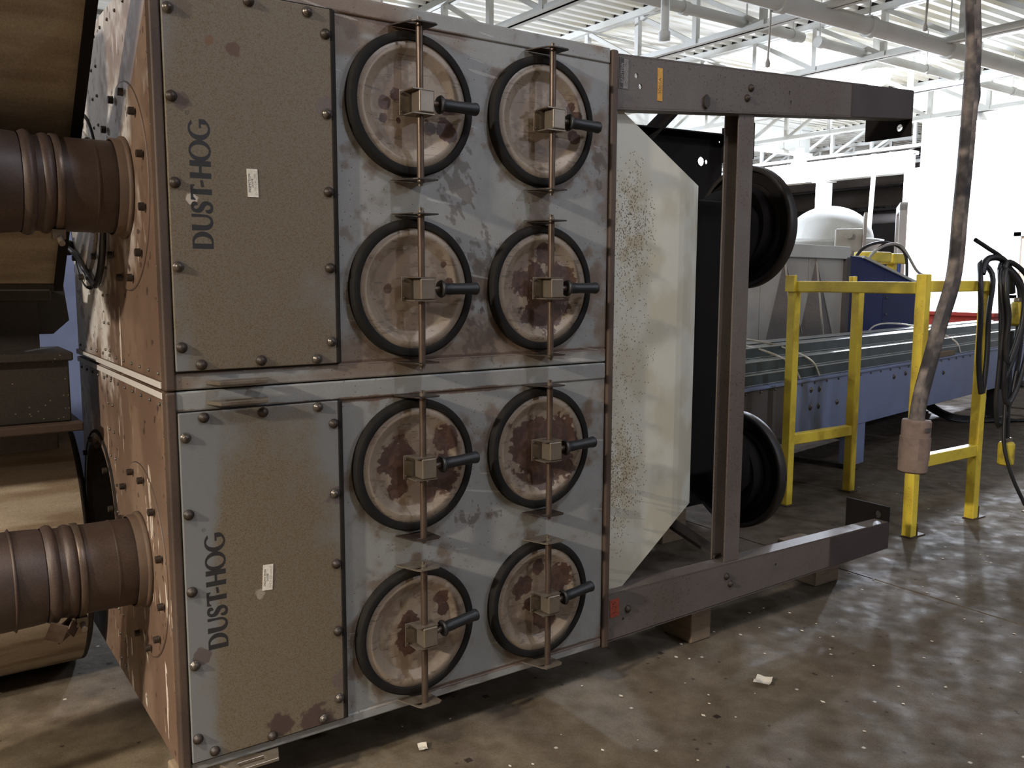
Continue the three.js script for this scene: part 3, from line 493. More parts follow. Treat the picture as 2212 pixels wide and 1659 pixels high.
HATCH.forEach(([col, row, spots, label], k) => {
  const [x, y] = HC[row * 2 + col], h = sub('filter_hatch', dc, [x, y, -0.004], label);
  const map = dataTex(384, 384, (u, v, i, j) => {
    const a = u * 2 - 1, b = v * 2 - 1, r = Math.hypot(a, b), n = fbm(a * 4 + k * 9, b * 4, 301, 5), n2 = fbm(a * 14 + k * 5, b * 14, 302, 4);
    let c = mix3([136, 127, 116], [118, 106, 92], n2);
    c = mix3(c, [94, 77, 65], 0.8 * sstep(0.42, 0.56, n * 0.8 + 0.15 * (r < 0.72 ? 1 : 0) - 0.04 + (n2 - 0.5) * 0.3));     // brown dirt held in the dished middle
    let d = 0; for (const s of spots) d = Math.max(d, 1 - Math.hypot(a - s[0], (b - s[1]) * 0.95) / s[2] + (n - 0.5) * 0.9 + (n2 - 0.5) * 0.6);
    const t = sstep(0.02, 0.1, d); c = mix3(c, n2 > 0.55 ? [84, 62, 52] : [70, 50, 44], 0.92 * t); if (d > -0.04 && d < 0.03) c = mix3(c, [156, 138, 118], 0.4);
    const st = fbm(a * 5, b * 30, 305 + k, 3); if (st > 0.72) c = mix3(c, [72, 64, 58], 0.4);
    const g = (hash(i, j, k) - 0.5) * 15; return [c[0] + g, c[1] + g, c[2] + g];
  });
  const mat = new THREE.MeshStandardMaterial({ map, roughness: 0.45, metalness: 0.1 }); mat.name = 'hatch plate';
  const g = planar(toZ(lathe(plateProfile, 72))), P0 = g.attributes.position; for (let i = 0; i < P0.count; i++) g.attributes.uv.setXY(i, P0.getX(i) / 0.306 + 0.5, P0.getY(i) / 0.306 + 0.5);
  part('cover_plate', g, mat, h, true);
  share('gasket_ring', G8.gasket, M.rubber, h, [0, 0, 0]);
  share('clamp_rod', G8.rod, M.rod, h, [0, 0, 0]); share('rod_end', G8.pin, M.zinc, h, [0, 0.179, 0]); share('rod_end', G8.pin, M.zinc, h, [0, -0.179, 0.11], [Math.PI, 0, 0]);
  share('rod_bracket', bracketShape, row === 3 ? M.zinc : M.bracket, h, [0, 0.186, 0.003]); share('rod_bracket', bracketShape, row === 3 ? M.zinc : M.bracket, h, [0, -0.183, 0.003]);
  const t = lever[row * 2 + col];
  share('yoke', G8.yoke, M.zinc, h, [0, 0, 0]); share('clamp_block', G8.block, M.zinc, h, [0, 0, 0]);
  share('screw', G8.screw, M.boltBright, h, [-0.036, 0.022, 0.03]); share('screw', G8.screw, M.boltBright, h, [-0.036, -0.022, 0.03]);
  share('lever', G8.lever, M.rod, h, [0, 0, 0], [0, 0, t]); share('grip', G8.grip, M.grip, h, [0, 0, 0], [0, 0, t]);
});

// legs, crossbar, hopper
const legHoles = { up: [[1.364, 1.866, 0.008], [1.381, 1.837, 0.0075], [2.069, 1.9, 0.004, 0.008], [2.079, 1.869, 0.004, 0.008]], lo: [[1.353, 0.198, 0.006], [2.1, 0.235, 0.005]] };
const LEGS = [
  [[[1.288, 1.765], [2.81, 1.892], [2.81, 1.995], [1.288, 1.916]], 1, legHoles.up, 0],
  [[[1.288, 0.139], [2.81, 0.172], [2.81, 0.28], [1.288, 0.291]], 0, legHoles.lo, 0],
  [[[1.268, 1.46], [2.86, 1.6], [2.86, 1.95], [1.268, 1.916]], 1, [[2.84, 1.925, 0.006]], 1],
  [[[1.268, 0.139], [2.81, 0.172], [2.81, 0.28], [1.268, 0.291]], 0, [], 1],
];
LEGS.forEach(([pts, up, holes, rear], k) => {
  const z = rear ? -1.0 : 0, s = rear ? 1 : -1, L = sub('leg', dc, [0, 0, z], rear ? (up ? 'dark rear leg with a lamp glaring through its hole' : undefined) : undefined);
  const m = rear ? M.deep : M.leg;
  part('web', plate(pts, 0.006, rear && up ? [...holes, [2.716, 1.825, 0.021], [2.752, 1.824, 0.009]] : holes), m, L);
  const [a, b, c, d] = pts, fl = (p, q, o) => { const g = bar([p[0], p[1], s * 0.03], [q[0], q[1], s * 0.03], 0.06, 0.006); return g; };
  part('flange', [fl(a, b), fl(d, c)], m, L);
  const y0 = up ? 1.825 : 0.172, y1 = up ? 1.99 : 0.345;
  part('foot_plate', sidePlate([[s * 0.195, y0], [0.002, y0], [0.002, y1], [s * 0.195, y1]].map(([q, w]) => [q, w]), 0.008, 2.806 + (rear ? 0.045 : 0), [[s * 0.047, up ? 1.862 : 0.305, 0.014], [s * 0.147, up ? 1.952 : 0.21, 0.014]]), M.deep, L);
  if (!rear) {
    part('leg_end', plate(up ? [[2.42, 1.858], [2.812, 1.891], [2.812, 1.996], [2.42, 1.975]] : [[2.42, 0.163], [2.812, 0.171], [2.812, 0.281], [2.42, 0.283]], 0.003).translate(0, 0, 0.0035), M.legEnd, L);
    const bs = up ? [[1.871, 1.892], [1.854, 1.858]] : [[1.833, 0.244], [1.854, 0.213], [1.372, 0.228]];
    for (const [x, y] of bs) share('bolt', domeGeo, M.bolt, L, [x, y, 0], [0, 0, x]);
    if (up) { const q = new THREE.CylinderGeometry(0.019, 0.02, 0.01, 6).rotateX(Math.PI / 2).scale(0.75, 1.15, 1); part('bolt', q.translate(1.659, 1.824, 0.004), M.bolt, L); }
  }
});
{
  const ca = signMat('caution plate', 120, 272, '#7c7872', (x, L, T) => { x.strokeStyle = '#2e2a28'; x.lineWidth = 5; x.strokeRect(5, 5, L - 10, T - 10); x.fillStyle = '#35302d'; x.fillRect(10, 10, L - 20, 44); x.fillStyle = '#8a857e'; x.font = 'bold 40px sans-serif'; x.textAlign = 'center'; x.fillText('CAUTION', L / 2, 47, L - 40); lines(x, 22, L - 22, [64, 74, 84, 94, 104], 5, '#4a4541'); }, 401);
  const ye = signMat('tape', 56, 256, '#c8963c', (x, L, T) => { x.fillStyle = '#4c3a26'; x.font = '46px sans-serif'; x.textAlign = 'center'; x.fillText('3066A', L * 0.45, 44, 150); }, 402);
  const orr = signMat('tape', 96, 144, '#93402c', (x, L, T) => { x.fillStyle = '#2c1410'; x.font = '54px sans-serif'; x.textAlign = 'center'; x.fillText('1-25', L / 2, 66, 118); }, 403);
  share('warning_plate', signGeo(0.037, 0.088), ca, dc, [1.3135, 1.866, 0.001], [0, 0, -0.02]).userData.label = 'grey caution plate';
  share('number_tape', signGeo(0.0205, 0.096), ye, dc, [1.459, 1.852, 0.001], [0, 0, 0.01]).userData.label = 'yellow number tape';
  share('number_tape', signGeo(0.038, 0.058), orr, dc, [1.315, 0.243, 0.001], [0, 0, 0.05]).userData.label = 'orange number tape';
}
part('crossbar', [rbx(1.828, 1.904, 0.29, 1.86, -0.014, -0.008, 0.002), rbx(1.896, 1.904, 0.29, 1.86, -0.062, -0.012, 0.002), rbx(1.822, 1.904, 0.29, 1.86, -0.066, -0.06, 0.002)], M.leg, dc);
part('crossbar', [rbx(1.828, 1.904, 0.29, 1.84, -1.05, -1.01, 0.004)], M.black, dc);
part('brace', [bar([2.28, 1.84, -1.0], [2.62, 2.13, -1.0], 0.012, 0.07), bar([2.28, 1.84, -0.97], [2.62, 2.13, -0.97], 0.06, 0.012)], M.deep, dc);
part('brace', bar([1.72, 0.5, -0.5], [1.86, 0.3, -0.06], 0.07, 0.012), M.black, dc);
{ // hopper: a trough that narrows away from the housing, rounded over at its end
  const st = [];
  const lift = (y, z) => 1.275 + (y - 1.275) * (1.991 - z) / 1.991, seenX = (x, z) => -0.478 + (x + 0.478) * 1.991 / (1.991 - z);   // slanted edges measured on the front plane
  const Y0 = (x, z) => lift(0.303 + 0.772 * (seenX(x, z) - 1.339), z), Y1 = (x, z) => lift(1.759 - 0.6 * (seenX(x, z) - 1.312), z);
  for (const [x, z] of [[1.289, -0.03], [1.4, -0.033], [1.5, -0.037], [1.57, -0.04]]) st.push([x, Y0(x, z), Y1(x, z), z, -1.07 - z]);
  for (let i = 1; i <= 12; i++) { const an = (i / 12) * 1.3, x = 1.57 + 0.28 * Math.sin(an), d = 0.28 * (1 - Math.cos(an)); const z = -0.04 - d; st.push([x, Math.max(Y0(x, z), 0.45), Math.min(Y1(x, z), 1.62), z, -1.03 + d]); }
  const pos = [], q = (a, b, c, d) => pos.push(...a, ...b, ...c, ...a, ...c, ...d);
  const C = st.map(([x, y0, y1, zf, zb]) => [[x, y0, zf], [x, y1, zf], [x, y1, zb], [x, y0, zb]]);
  for (let i = 0; i < C.length - 1; i++) for (let k = 0; k < 4; k++) { const a = C[i][k], b = C[i + 1][k], c = C[i + 1][(k + 1) % 4], d = C[i][(k + 1) % 4]; q(a, b, c, d); }
  const e = C[C.length - 1]; q(e[3], e[2], e[1], e[0]);
  const g = new THREE.BufferGeometry(); g.setAttribute('position', new THREE.Float32BufferAttribute(pos, 3)); g.computeVertexNormals();
  const hopMap = dataTex(768, 1536, (u, v, i, j) => {
    const x = u * 0.5, y = 0.25 + v * 1.56, n = fbm(x * 7, y * 6, 501, 5), n2 = fbm(x * 30, y * 26, 502, 4);
    let c = mix3([204, 202, 188], [188, 183, 164], sstep(0.4, 0.65, n));
    for (const [mx, my, rx, ry, d] of [[0.1, 1.42, 0.09, 0.2, 1], [0.07, 0.67, 0.1, 0.17, 1], [0.05, 1.05, 0.14, 0.35, 0.25], [0.06, 0.5, 0.05, 0.1, 0.3]]) {
      const r = Math.hypot((x - mx) / rx, (y - my) / ry), k = clamp(1.25 - r); c = mix3(c, [150, 126, 78], 0.35 * d * k * sstep(0.35, 0.6, n2));
      if (hash(Math.floor(x * 330 + n2 * 3), Math.floor(y * 300 + n * 3), 55) < 0.2 * k * d) c = mix3(c, [84, 68, 44], 0.75);                        // peppered rust pits
    }
    const st2 = fbm(x * 4 + y * 1.2, y * 60 + x * 18, 503, 3); if (y < 0.62 && st2 > 0.66) c = mix3(c, [150, 147, 138], 0.35);
    const g2 = (hash(i, j, 7) - 0.5) * 12; return [c[0] + g2, c[1] + g2, c[2] + g2];
  });
  M.hop = new THREE.MeshStandardMaterial({ map: hopMap, roughness: 0.5 }); M.hop.name = 'hopper sheet';
  const pg = planar(g); { const p = pg.attributes.position; for (let i = 0; i < p.count; i++) pg.attributes.uv.setXY(i, (p.getX(i) - 1.289) / 0.5, (p.getY(i) - 0.25) / 1.56); }
  const h = sub('hopper', dc); part('trough', pg, M.hop, h, true);
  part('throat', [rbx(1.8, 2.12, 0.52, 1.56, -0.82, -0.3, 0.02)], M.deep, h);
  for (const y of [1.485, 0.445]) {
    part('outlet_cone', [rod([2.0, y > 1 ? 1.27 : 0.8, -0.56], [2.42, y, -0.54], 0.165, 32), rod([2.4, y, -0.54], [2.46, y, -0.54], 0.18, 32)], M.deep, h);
  }
}
for (const y of [1.485, 0.445]) {
  const d = sub('drum_lid', dc, [2.5, y, -0.54]);
  part('disc', lathe([[0, 0], [0.235, 0], [0.238, 0.01], [0.22, 0.012], [0, 0.012]], 64).rotateZ(-Math.PI / 2), M.deep, d);
  part('rim', lathe([[0.236, -0.022], [0.248, -0.026], [0.256, -0.02], [0.256, 0.016], [0.246, 0.02], [0.238, 0.012]], 64).rotateZ(-Math.PI / 2), M.black, d);
  part('flange_ring', lathe([[0.16, -0.002], [0.16, -0.014], [0.185, -0.014], [0.19, -0.002]], 48).rotateZ(-Math.PI / 2), M.deep, d);
}

// ---------------------------------------------------------------- ducts on the left end
function duct(label, y, z, down) {
  const t = thing('duct', label, 'duct', [0, y, z]);
  const R = 0.108, prof = [[R - 0.004, 0.03]];
  for (const a of [0.03, 0.072, 0.074, 0.078, 0.08, 0.12, 0.168, 0.24]) prof.push([R + ([0.074, 0.078].includes(a) ? 0.0014 : 0), a]);
  part('pipe', toX(lathe(prof, 56)), M.brown, t);
  const W = 0.012; // crumpled joint and hose clamp
  part('collar_bead', toX(lathe([[R, 0.163], [R + 0.004, 0.168], [R + 0.006, 0.176], [R + 0.004, 0.184], [R, 0.188]], 56)), M.brown, t);
  part('collar_bead', toX(lathe([[R, 0.2], [R + 0.008, 0.206], [R + 0.011, 0.214], [R + 0.008, 0.222], [R + 0.004, 0.228]], 56)), M.brown, t);
  part('hose_clamp', toX(lathe([[R + 0.001, 0.148], [R + 0.006, 0.148], [R + 0.006, 0.162], [R + 0.001, 0.162]], 56)), M.rod, t);
  part('clamp_screw', [rod([-0.155, down ? -R - 0.012 : -R - 0.008, 0.03], [-0.155, down ? -R - 0.018 : -R - 0.03, 0.075], 0.007, 10), rbx(-0.17, -0.142, -R - 0.02, -R + 0.004, 0.02, 0.05, 0.003)], M.zinc, t);
  if (down) for (const [x, y, z, r, w] of [[-0.195, -R - 0.02, 0.05, 0.5, 0.05], [-0.215, -R - 0.012, 0.075, -0.4, 0.04], [-0.178, -R - 0.015, 0.06, 0.9, 0.03]]) share('bent_tab', planar(rbx(-w / 2, w / 2, -0.03, 0.03, -0.002, 0.002, 0.001)), M.rod, t, [x, y, z], [0.5, r, r * 0.6]);
  const hz = [[R - 0.002, 0.225], [R + 0.004, 0.232], [R + 0.006, 0.26], [R + (down ? 0.008 : 0.014), 0.32], [R + (down ? 0.008 : 0.02), 0.4], [R + 0.02, 0.46]];
  part('sleeve', toX(lathe(hz, 56)), M.brown, t);
  part('elbow', tube([[-0.44, 0, 0], [-0.55, down ? -0.01 : 0.02, 0], [-0.68, down ? -0.1 : 0.12, -0.02], [-0.74, down ? -0.26 : 0.3, -0.03], [-0.75, down ? -0.44 : 0.6, -0.03]], R + 0.018, 30, 36), M.brown, t);
  part('seam_bead', toX(lathe([[R + 0.006, 0.29], [R + 0.014, 0.294], [R + 0.008, 0.298]], 48)), M.brown, t);
}
duct('brown duct clamped to the upper port of the dust collector', 1.484, -0.32, false);
duct('brown duct with a crumpled clamp on the lower port of the dust collector', 0.562, -0.315, true);
{
  const t = thing('cable', 'black cable drooping across the left end sheet below the upper duct', 'cable', [-0.012, 1.236, -0.72]);
  part('line', tube([[-0.005, 0.36, 0.2], [-0.006, 0.2, 0.21], [-0.004, 0.08, 0.16], [-0.004, 0.01, 0.05], [-0.005, 0.04, -0.06], [-0.012, 0.1, -0.2], [-0.02, 0.13, -0.34]], 0.0075, 50, 10), M.cable, t);
  part('plug', rbx(-0.035, 0.0, 0.1, 0.145, -0.37, -0.3, 0.008), M.cable, t);
}

// ---------------------------------------------------------------- machine at far left: tank on a skid, drum on the floor, blue cabinet
{
  const t = thing('sloped_chute', 'tan steel chute plate sloping down behind the upper duct, dark flange on its edge', 'chute', [0, 0, 0]);
  part('plate', sidePlate([[-0.82, 1.255], [-0.808, 1.246], [0.094, 2.045], [0.082, 2.054]], 0.84, -0.92), M.tan, t);
  part('flange', sidePlate([[-0.816, 1.238], [-0.806, 1.23], [0.106, 2.037], [0.096, 2.046]], 0.022, -0.102), M.deep, t);
  part('flange', sidePlate([[-0.86, 1.285], [-0.812, 1.243], [0.09, 2.043], [0.05, 2.09]], 0.006, -0.086), M.deep, t);
  part('lower_lip', bx(-0.92, -0.08, 1.235, 1.25, -0.86, -0.8), M.skid, t);
  for (const x of [-0.86, -0.5]) part('strut', [bar([x, 1.9, -0.12], [x, 1.36, -1.1], 0.04)], M.skid, t);
}
{
  const t = thing('skid_frame', 'dark steel skid with several ledges, between the tan chute plate and the drum', 'machine base', [-1.6, 0, -1.3]);
  part('box', bx(-1.4, 1.47, 0.9, 1.36, -0.7, 0.36), M.skid, t);
  part('ledge', [rbx(-1.4, 1.5, 1.2, 1.235, 0.3, 0.42, 0.006)], M.skid, t); part('ledge', [rbx(-1.4, 1.53, 1.035, 1.06, 0.3, 0.55, 0.006)], M.skid, t);
  part('front_plate', rbx(-1.4, 1.52, 0.86, 1.04, 0.4, 0.53, 0.006), M.skid, t);
  part('ledge', rbx(-1.4, 1.545, 0.835, 0.86, 0.3, 0.565, 0.005), M.strip, t);
  part('channel', rbx(-1.4, 1.5, 0.76, 0.835, 0.3, 0.4, 0.005), M.steelDark, t);
  for (const x of [-1.3, -0.2]) part('leg', bx(x - 0.06, x + 0.06, 0, 0.9, -0.68, -0.56), M.skid, t);
  part('leg', bx(1.34, 1.46, 0, 0.9, -0.68, -0.56), M.skid, t);
  part('side_bracket', [plate([[1.47, 1.1], [1.51, 1.1], [1.555, 1.14], [1.545, 1.24], [1.505, 1.42], [1.48, 1.42]], 0.05).translate(0, 0, 0.34)], M.black, t);
}
{
  const t = thing('drum', 'large worn tan steel drum lying on the floor behind the lower duct', 'drum', [-0.9, 0, -1.215]);
  part('shell', rod([-0.9, 0.42, 0], [0.842, 0.42, 0], 0.418, 80), M.drum, t);
  part('end_cap', lathe([[0, 0.012], [0.3, 0.01], [0.4, 0.02], [0.418, 0.012], [0.418, 0]], 80).rotateZ(-Math.PI / 2).translate(0.842, 0.42, 0), M.skid, t);
}
{
  const t = thing('cabinet', 'blue steel cabinet seen through the gap behind the dust collector', 'cabinet', [0.1, 0, -3.6]);
  part('body', rbx(-0.9, 0.9, 0.08, 1.75, -0.4, 0.5, 0.01), M.blueGrey, t); part('plinth', bx(-0.86, 0.86, 0, 0.08, -0.36, 0.46), M.black, t);
  part('door', rbx(-0.88, 0.88, 0.12, 1.7, 0.5, 0.52, 0.008), M.blueGrey, t);
}
for (const [x, z, w, h, d, l] of [[1.78, -0.13, 0.1, 0.132, 0.14, 'wood block under the lower front leg, near the housing'], [2.66, -0.27, 0.16, 0.158, 0.2, 'long wood block under the end of the lower front leg'], [0.03, -0.05, 0.09, 0.129, 0.09, 'wood block under the near bottom corner of the dust collector'], [1.0, -1.0, 0.5, 0.129, 0.16, 'timber under the rear edge of the dust collector'], [0.6, -0.6, 0.12, 0.129, 0.5, 'timber hidden under the middle of the dust collector'], [2.55, -1.03, 0.16, 0.155, 0.16, 'wood block under the end of the lower rear leg']]) {
  const t = thing('wood_block', l, 'wood block', [x, 0, z]); part('block', rbx(-w / 2, w / 2, 0, h, -d / 2, d / 2, 0.006), M.wood, t);
}

// ---------------------------------------------------------------- yellow guard rail
{
  const t = thing('guard_rail', 'yellow square-tube guard frame standing between the dust collector and the conveyor', 'guard rail', [3.88, 0, -0.72]);
  const X = [-0.3, 0.29], Z = [0.365, -0.375], w = 0.026;
  const post = (x, z, h, lean = 0) => part('post', rbx(x - w, x + w, 0.004, h, z - w, z + w, 0.006), M.yellow, t);
  post(X[0], Z[1], 1.25); post(X[1], Z[1], 1.22); post(X[0], Z[0], 1.295); post(X[1], Z[0], 1.25);
  part('top_rail', rbx(X[0] + w, X[1] + w, 1.195, 1.255, Z[1] - 0.02, Z[1] + 0.03, 0.006), M.yellow, t);
  part('top_rail', rbx(X[0] + w, X[1] - w + 0.05, 1.21, 1.264, Z[0] - 0.024, Z[0] + 0.026, 0.006), M.yellow, t);
  part('top_rail', rbx(X[0] - 0.024, X[0] + 0.024, 1.2, 1.258, Z[1] + w, Z[0] - w, 0.006), M.yellow, t);
  for (const z of Z) part('lower_rail', rbx(X[0] + w, X[1] - w, 0.345, 0.405, z - 0.024, z + 0.024, 0.006), M.yellow, t);
  part('end_plate', rbx(X[0] - 0.045, X[0] - 0.022, 1.2, 1.29, Z[1] - 0.03, Z[1] + 0.03, 0.003), M.yellow, t);
  part('end_plate', rbx(X[1] - 0.012, X[1] + 0.03, 1.22, 1.285, Z[1] - 0.06, Z[1] - 0.03, 0.003), M.yellow, t);
  for (const x of X) { part('foot_plate', [rbx(x - 0.03, x + 0.1, 0, 0.006, Z[0] - 0.03, Z[0] + 0.03, 0.002), rbx(x + 0.028, x + 0.034, 0, 0.07, Z[0] - 0.028, Z[0] + 0.028, 0.002)], M.strip, t); part('foot_plate', rbx(x - 0.04, x + 0.04, 0, 0.006, Z[1] - 0.04, Z[1] + 0.04, 0.002), M.strip, t); }
}
// ---------------------------------------------------------------- hanging hose
{
  const t = thing('drop_hose', 'dusty brown hose hanging from the ceiling, a thick coupling at its end', 'hose', [3.31, 0.39, -0.2]);
  const P = [[0.31, 4.4, -0.3], [0.26, 2.6, 0], [0.262, 2.12, 0], [0.294, 1.93, 0], [0.287, 1.42, 0], [0.273, 1.2, 0], [0.25, 0.89, 0], [0.16, 0.68, 0], [0.095, 0.51, 0], [0.03, 0.34, 0], [0.005, 0.2, 0]];
  part('hose', tube(P, 0.034, 90, 20), M.hose, t);
  part('hook', tube([[0.31, 4.4, -0.3], [0.31, 4.5, -0.3], [0.33, 4.8, -0.3], [0.32, 5.2, -0.3]], 0.01, 16, 8), M.steelDark, t);
  const c = sub('coupling', t, [0.0, 0, 0]);
  part('body', lathe([[0, 0], [0.058, 0], [0.064, 0.01], [0.064, 0.06], [0.067, 0.064], [0.067, 0.165], [0.063, 0.168], [0.064, 0.236], [0.06, 0.244], [0.04, 0.245], [0.036, 0.235]], 40).rotateZ(-0.06), M.coupling, c);
  part('latch', rbx(-0.022, 0.018, 0.195, 0.215, 0.06, 0.07, 0.003), M.steelDark, c);
  part('cord', tube([[0.3, 1.66, 0.03], [0.335, 1.72, 0.02], [0.345, 1.8, 0], [0.32, 1.86, -0.02]], 0.006, 14, 6), M.cable, t);
}
// ---------------------------------------------------------------- cables on the far post
{
  const t = thing('cable_coil', 'black power cable looped over the right guard post, yellow plugs at its ends', 'cable', [4.17, 0, -0.33]);
  const loop = (dx, top, bot, wx, z, r) => part('loop', tube([[dx, top, z], [dx + wx, top - 0.1, z + 0.03], [dx + wx * 1.15, (top + bot) / 2, z + 0.035], [dx + wx * 0.7, bot + 0.08, z + 0.03], [dx + wx * 0.35, bot, z + 0.02], [dx + wx * 0.1, bot + 0.1, z + 0.02], [dx - 0.0, (top + bot) / 2, z + 0.03], [dx - 0.03, top - 0.1, z + 0.02]], r, 60, 10, true), M.cable, t);
  loop(0.03, 1.33, 0.75, 0.16, 0.03, 0.013); loop(0.05, 1.36, 0.62, 0.2, 0.045, 0.013); loop(0.02, 1.32, 0.84, 0.12, 0.06, 0.013); loop(0.06, 1.34, 0.7, 0.13, 0.015, 0.012); loop(0.04, 1.35, 0.5, 0.17, 0.02, 0.012);
  part('loop', tube([[-0.06, 1.36, -0.03], [-0.15, 1.27, 0.02], [-0.165, 1.1, 0.04], [-0.15, 0.85, 0.04], [-0.1, 0.68, 0.04], [-0.085, 0.85, 0.045], [-0.095, 1.1, 0.045], [-0.06, 1.3, 0.03]], 0.013, 50, 10, true), M.cable, t);
  part('loop', tube([[-0.1, 1.3, 0.0], [-0.06, 1.37, 0], [0.03, 1.38, 0.02], [0.12, 1.32, 0.03], [0.16, 1.2, 0.03]], 0.017, 30, 10), M.cable, t);
  part('tail', tube([[0.13, 1.3, 0.03], [0.05, 1.38, 0.02], [-0.06, 1.43, 0.0], [-0.15, 1.47, -0.02]], 0.011, 24, 8), M.cable, t);
  part('tail', tube([[0.16, 1.0, 0.04], [0.17, 0.8, 0.04], [0.16, 0.6, 0.05], [0.155, 0.42, 0.06]], 0.014, 24, 10), M.cable, t);
  part('tail', tube([[0.12, 0.95, 0.05], [0.11, 0.6, 0.06], [0.09, 0.4, 0.08], [0.115, 0.24, 0.12], [0.17, 0.09, 0.17]], 0.01, 30, 8), M.cable, t);
  part('cable_lug', [rbx(0.165, 0.2, 0.05, 0.058, 0.155, 0.19, 0.003)], M.zinc, t);
  for (const [x, y, z, r] of [[0.185, 1.03, 0.05, -0.15], [0.157, 0.29, 0.06, 0]]) {
    const p = sub('plug', t, [x, y, z]); p.rotation.z = r;
    part('body', lathe([[0, 0], [0.036, 0], [0.04, 0.01], [0.041, 0.11], [0.034, 0.122], [0.02, 0.125], [0, 0.125]], 24), M.plug, p); part('clamp', [rbx(-0.035, 0.035, 0.12, 0.145, -0.014, 0.014, 0.005)], M.zinc, p);
  }
}

// ---------------------------------------------------------------- blue conveyor with its load, turned a little towards the camera
const CT = 9.702 * D2R, CO = [4.5, 0, -1.365];
const cxy = (x, y, z) => [CO[0] + x * Math.cos(CT) + z * Math.sin(CT), CO[1] + y, CO[2] - x * Math.sin(CT) + z * Math.cos(CT)];
{
  const t = thing('conveyor_bed', 'long slate blue steel conveyor bed on legs behind the yellow rail', 'conveyor', CO, CT);
  for (const [a, b] of [[-2.2, -0.72], [-0.715, 1.2], [1.205, 3.0], [3.005, 6.5]]) part('side_panel', rbx(a, b, 0.315, 0.665, -0.02, 0, 0.004), a < -1 ? M.steelDark : M.blueGrey, t);
  part('side_panel', rbx(-2.2, 6.5, 0.315, 0.665, -0.74, -0.72, 0.004), M.blueGrey, t);
  part('bed', bx(-2.2, 6.5, 0.6, 0.64, -0.72, -0.02), M.blueGrey, t);
  part('top_flange', rbx(-2.2, 6.5, 0.66, 0.675, -0.06, 0.015, 0.003), M.blueGrey, t);
  for (const x of [0.25, 3.2, 6.2]) for (const z of [-0.06, -0.68]) { part('leg', [bx(x - 0.07, x + 0.09, 0.04, 0.6, z - 0.05, z + 0.05)], x > 3 ? M.black : M.blueGrey, t); part('leveling_foot', [lathe([[0, 0], [0.05, 0], [0.05, 0.012], [0.015, 0.02], [0.015, 0.06], [0, 0.06]], 16).translate(x, 0, z)], M.black, t); }
  const bg = planar(toZ(lathe([[0, 0.011], [0.008, 0.01], [0.012, 0.004], [0.018, 0.003], [0.018, 0], [0, 0]].reverse(), 14)));
  for (const [x, y] of [[-0.483, 0.605], [-0.375, 0.601], [-0.125, 0.497], [-0.485, 0.498], [-0.376, 0.496], [0.75, 0.59], [0.95, 0.6], [1.1, 0.42], [1.7, 0.55]]) share('bolt', bg, M.boltBright, t, [x, y, 0]);
  const dots = []; for (let x = -1.4; x < 2.4; x += 0.16) dots.push(new THREE.SphereGeometry(0.008, 8, 5).translate(x, 0.645, 0.001)); part('rivets', dots, M.boltBright, t).userData.kind = 'stuff';
}
{ // bundle of steel channels on the bed
  const chWeb = planar(rbx(-1.4, 3.9, 0.003, 0.058, 0.066, 0.07, 0.001)), chFlange = planar(rbx(-1.4, 3.9, -0.002, 0.002, -0.045, 0.071, 0.001));
  let k = 0;
  const places = [[0, 0.677, -0.1, 'steel channel at the front of the lowest layer'], [0.02, 0.677, -0.27, 'steel channel behind the front one in the lowest layer'], [-0.03, 0.677, -0.44, 'steel channel at the back of the lowest layer'], [0.05, 0.742, -0.14, 'front steel channel of the middle layer'], [-0.05, 0.742, -0.31, 'middle steel channel of the middle layer'], [0.0, 0.742, -0.47, 'back steel channel of the middle layer'], [0.3, 0.807, -0.24, 'steel channel on the top front of the bundle'], [0.1, 0.807, -0.42, 'steel channel on the top back of the bundle']];
  for (const [x, y, z, l] of places) {
    const t = thing('steel_channel', l, 'steel channel', cxy(x, y, z), CT + (k++ % 3 - 1) * 0.004, 'steel channels strapped on the conveyor');
    share('web', chWeb, M.galv, t, [0, 0, 0]); share('flange', chFlange, M.bare, t, [0, 0.06, 0]); share('flange', chFlange, M.bare, t, [0, 0.002, 0]);
  }
  for (const [x, dx, l] of [[-0.9, 0.55, 'pale strap slanting over the left end of the channel bundle'], [-1.2, 0.6, 'second pale strap at the left end of the channel bundle, half hidden'], [1.6, 0.5, 'pale strap over the channels beside the hanging hose']]) {
    const t = thing('strap', l, 'strap', cxy(x, 0.68, -0.02), CT);
    part('band', tube([[dx, 0.0, 0.005], [dx * 0.9, 0.09, -0.02], [dx * 0.55, 0.2, -0.22], [0, 0.21, -0.5], [-0.05, 0.01, -0.58]], 0.007, 40, 6), M.straw, t);
  }
  const b = thing('wood_batten', 'short yellowish wood batten lying on the conveyor edge right of the hose', 'wood', cxy(1.65, 0.676, 0.0), CT);
  part('batten', rbx(-0.2, 0.22, 0, 0.04, -0.05, 0.02, 0.004), M.wood, b);
}
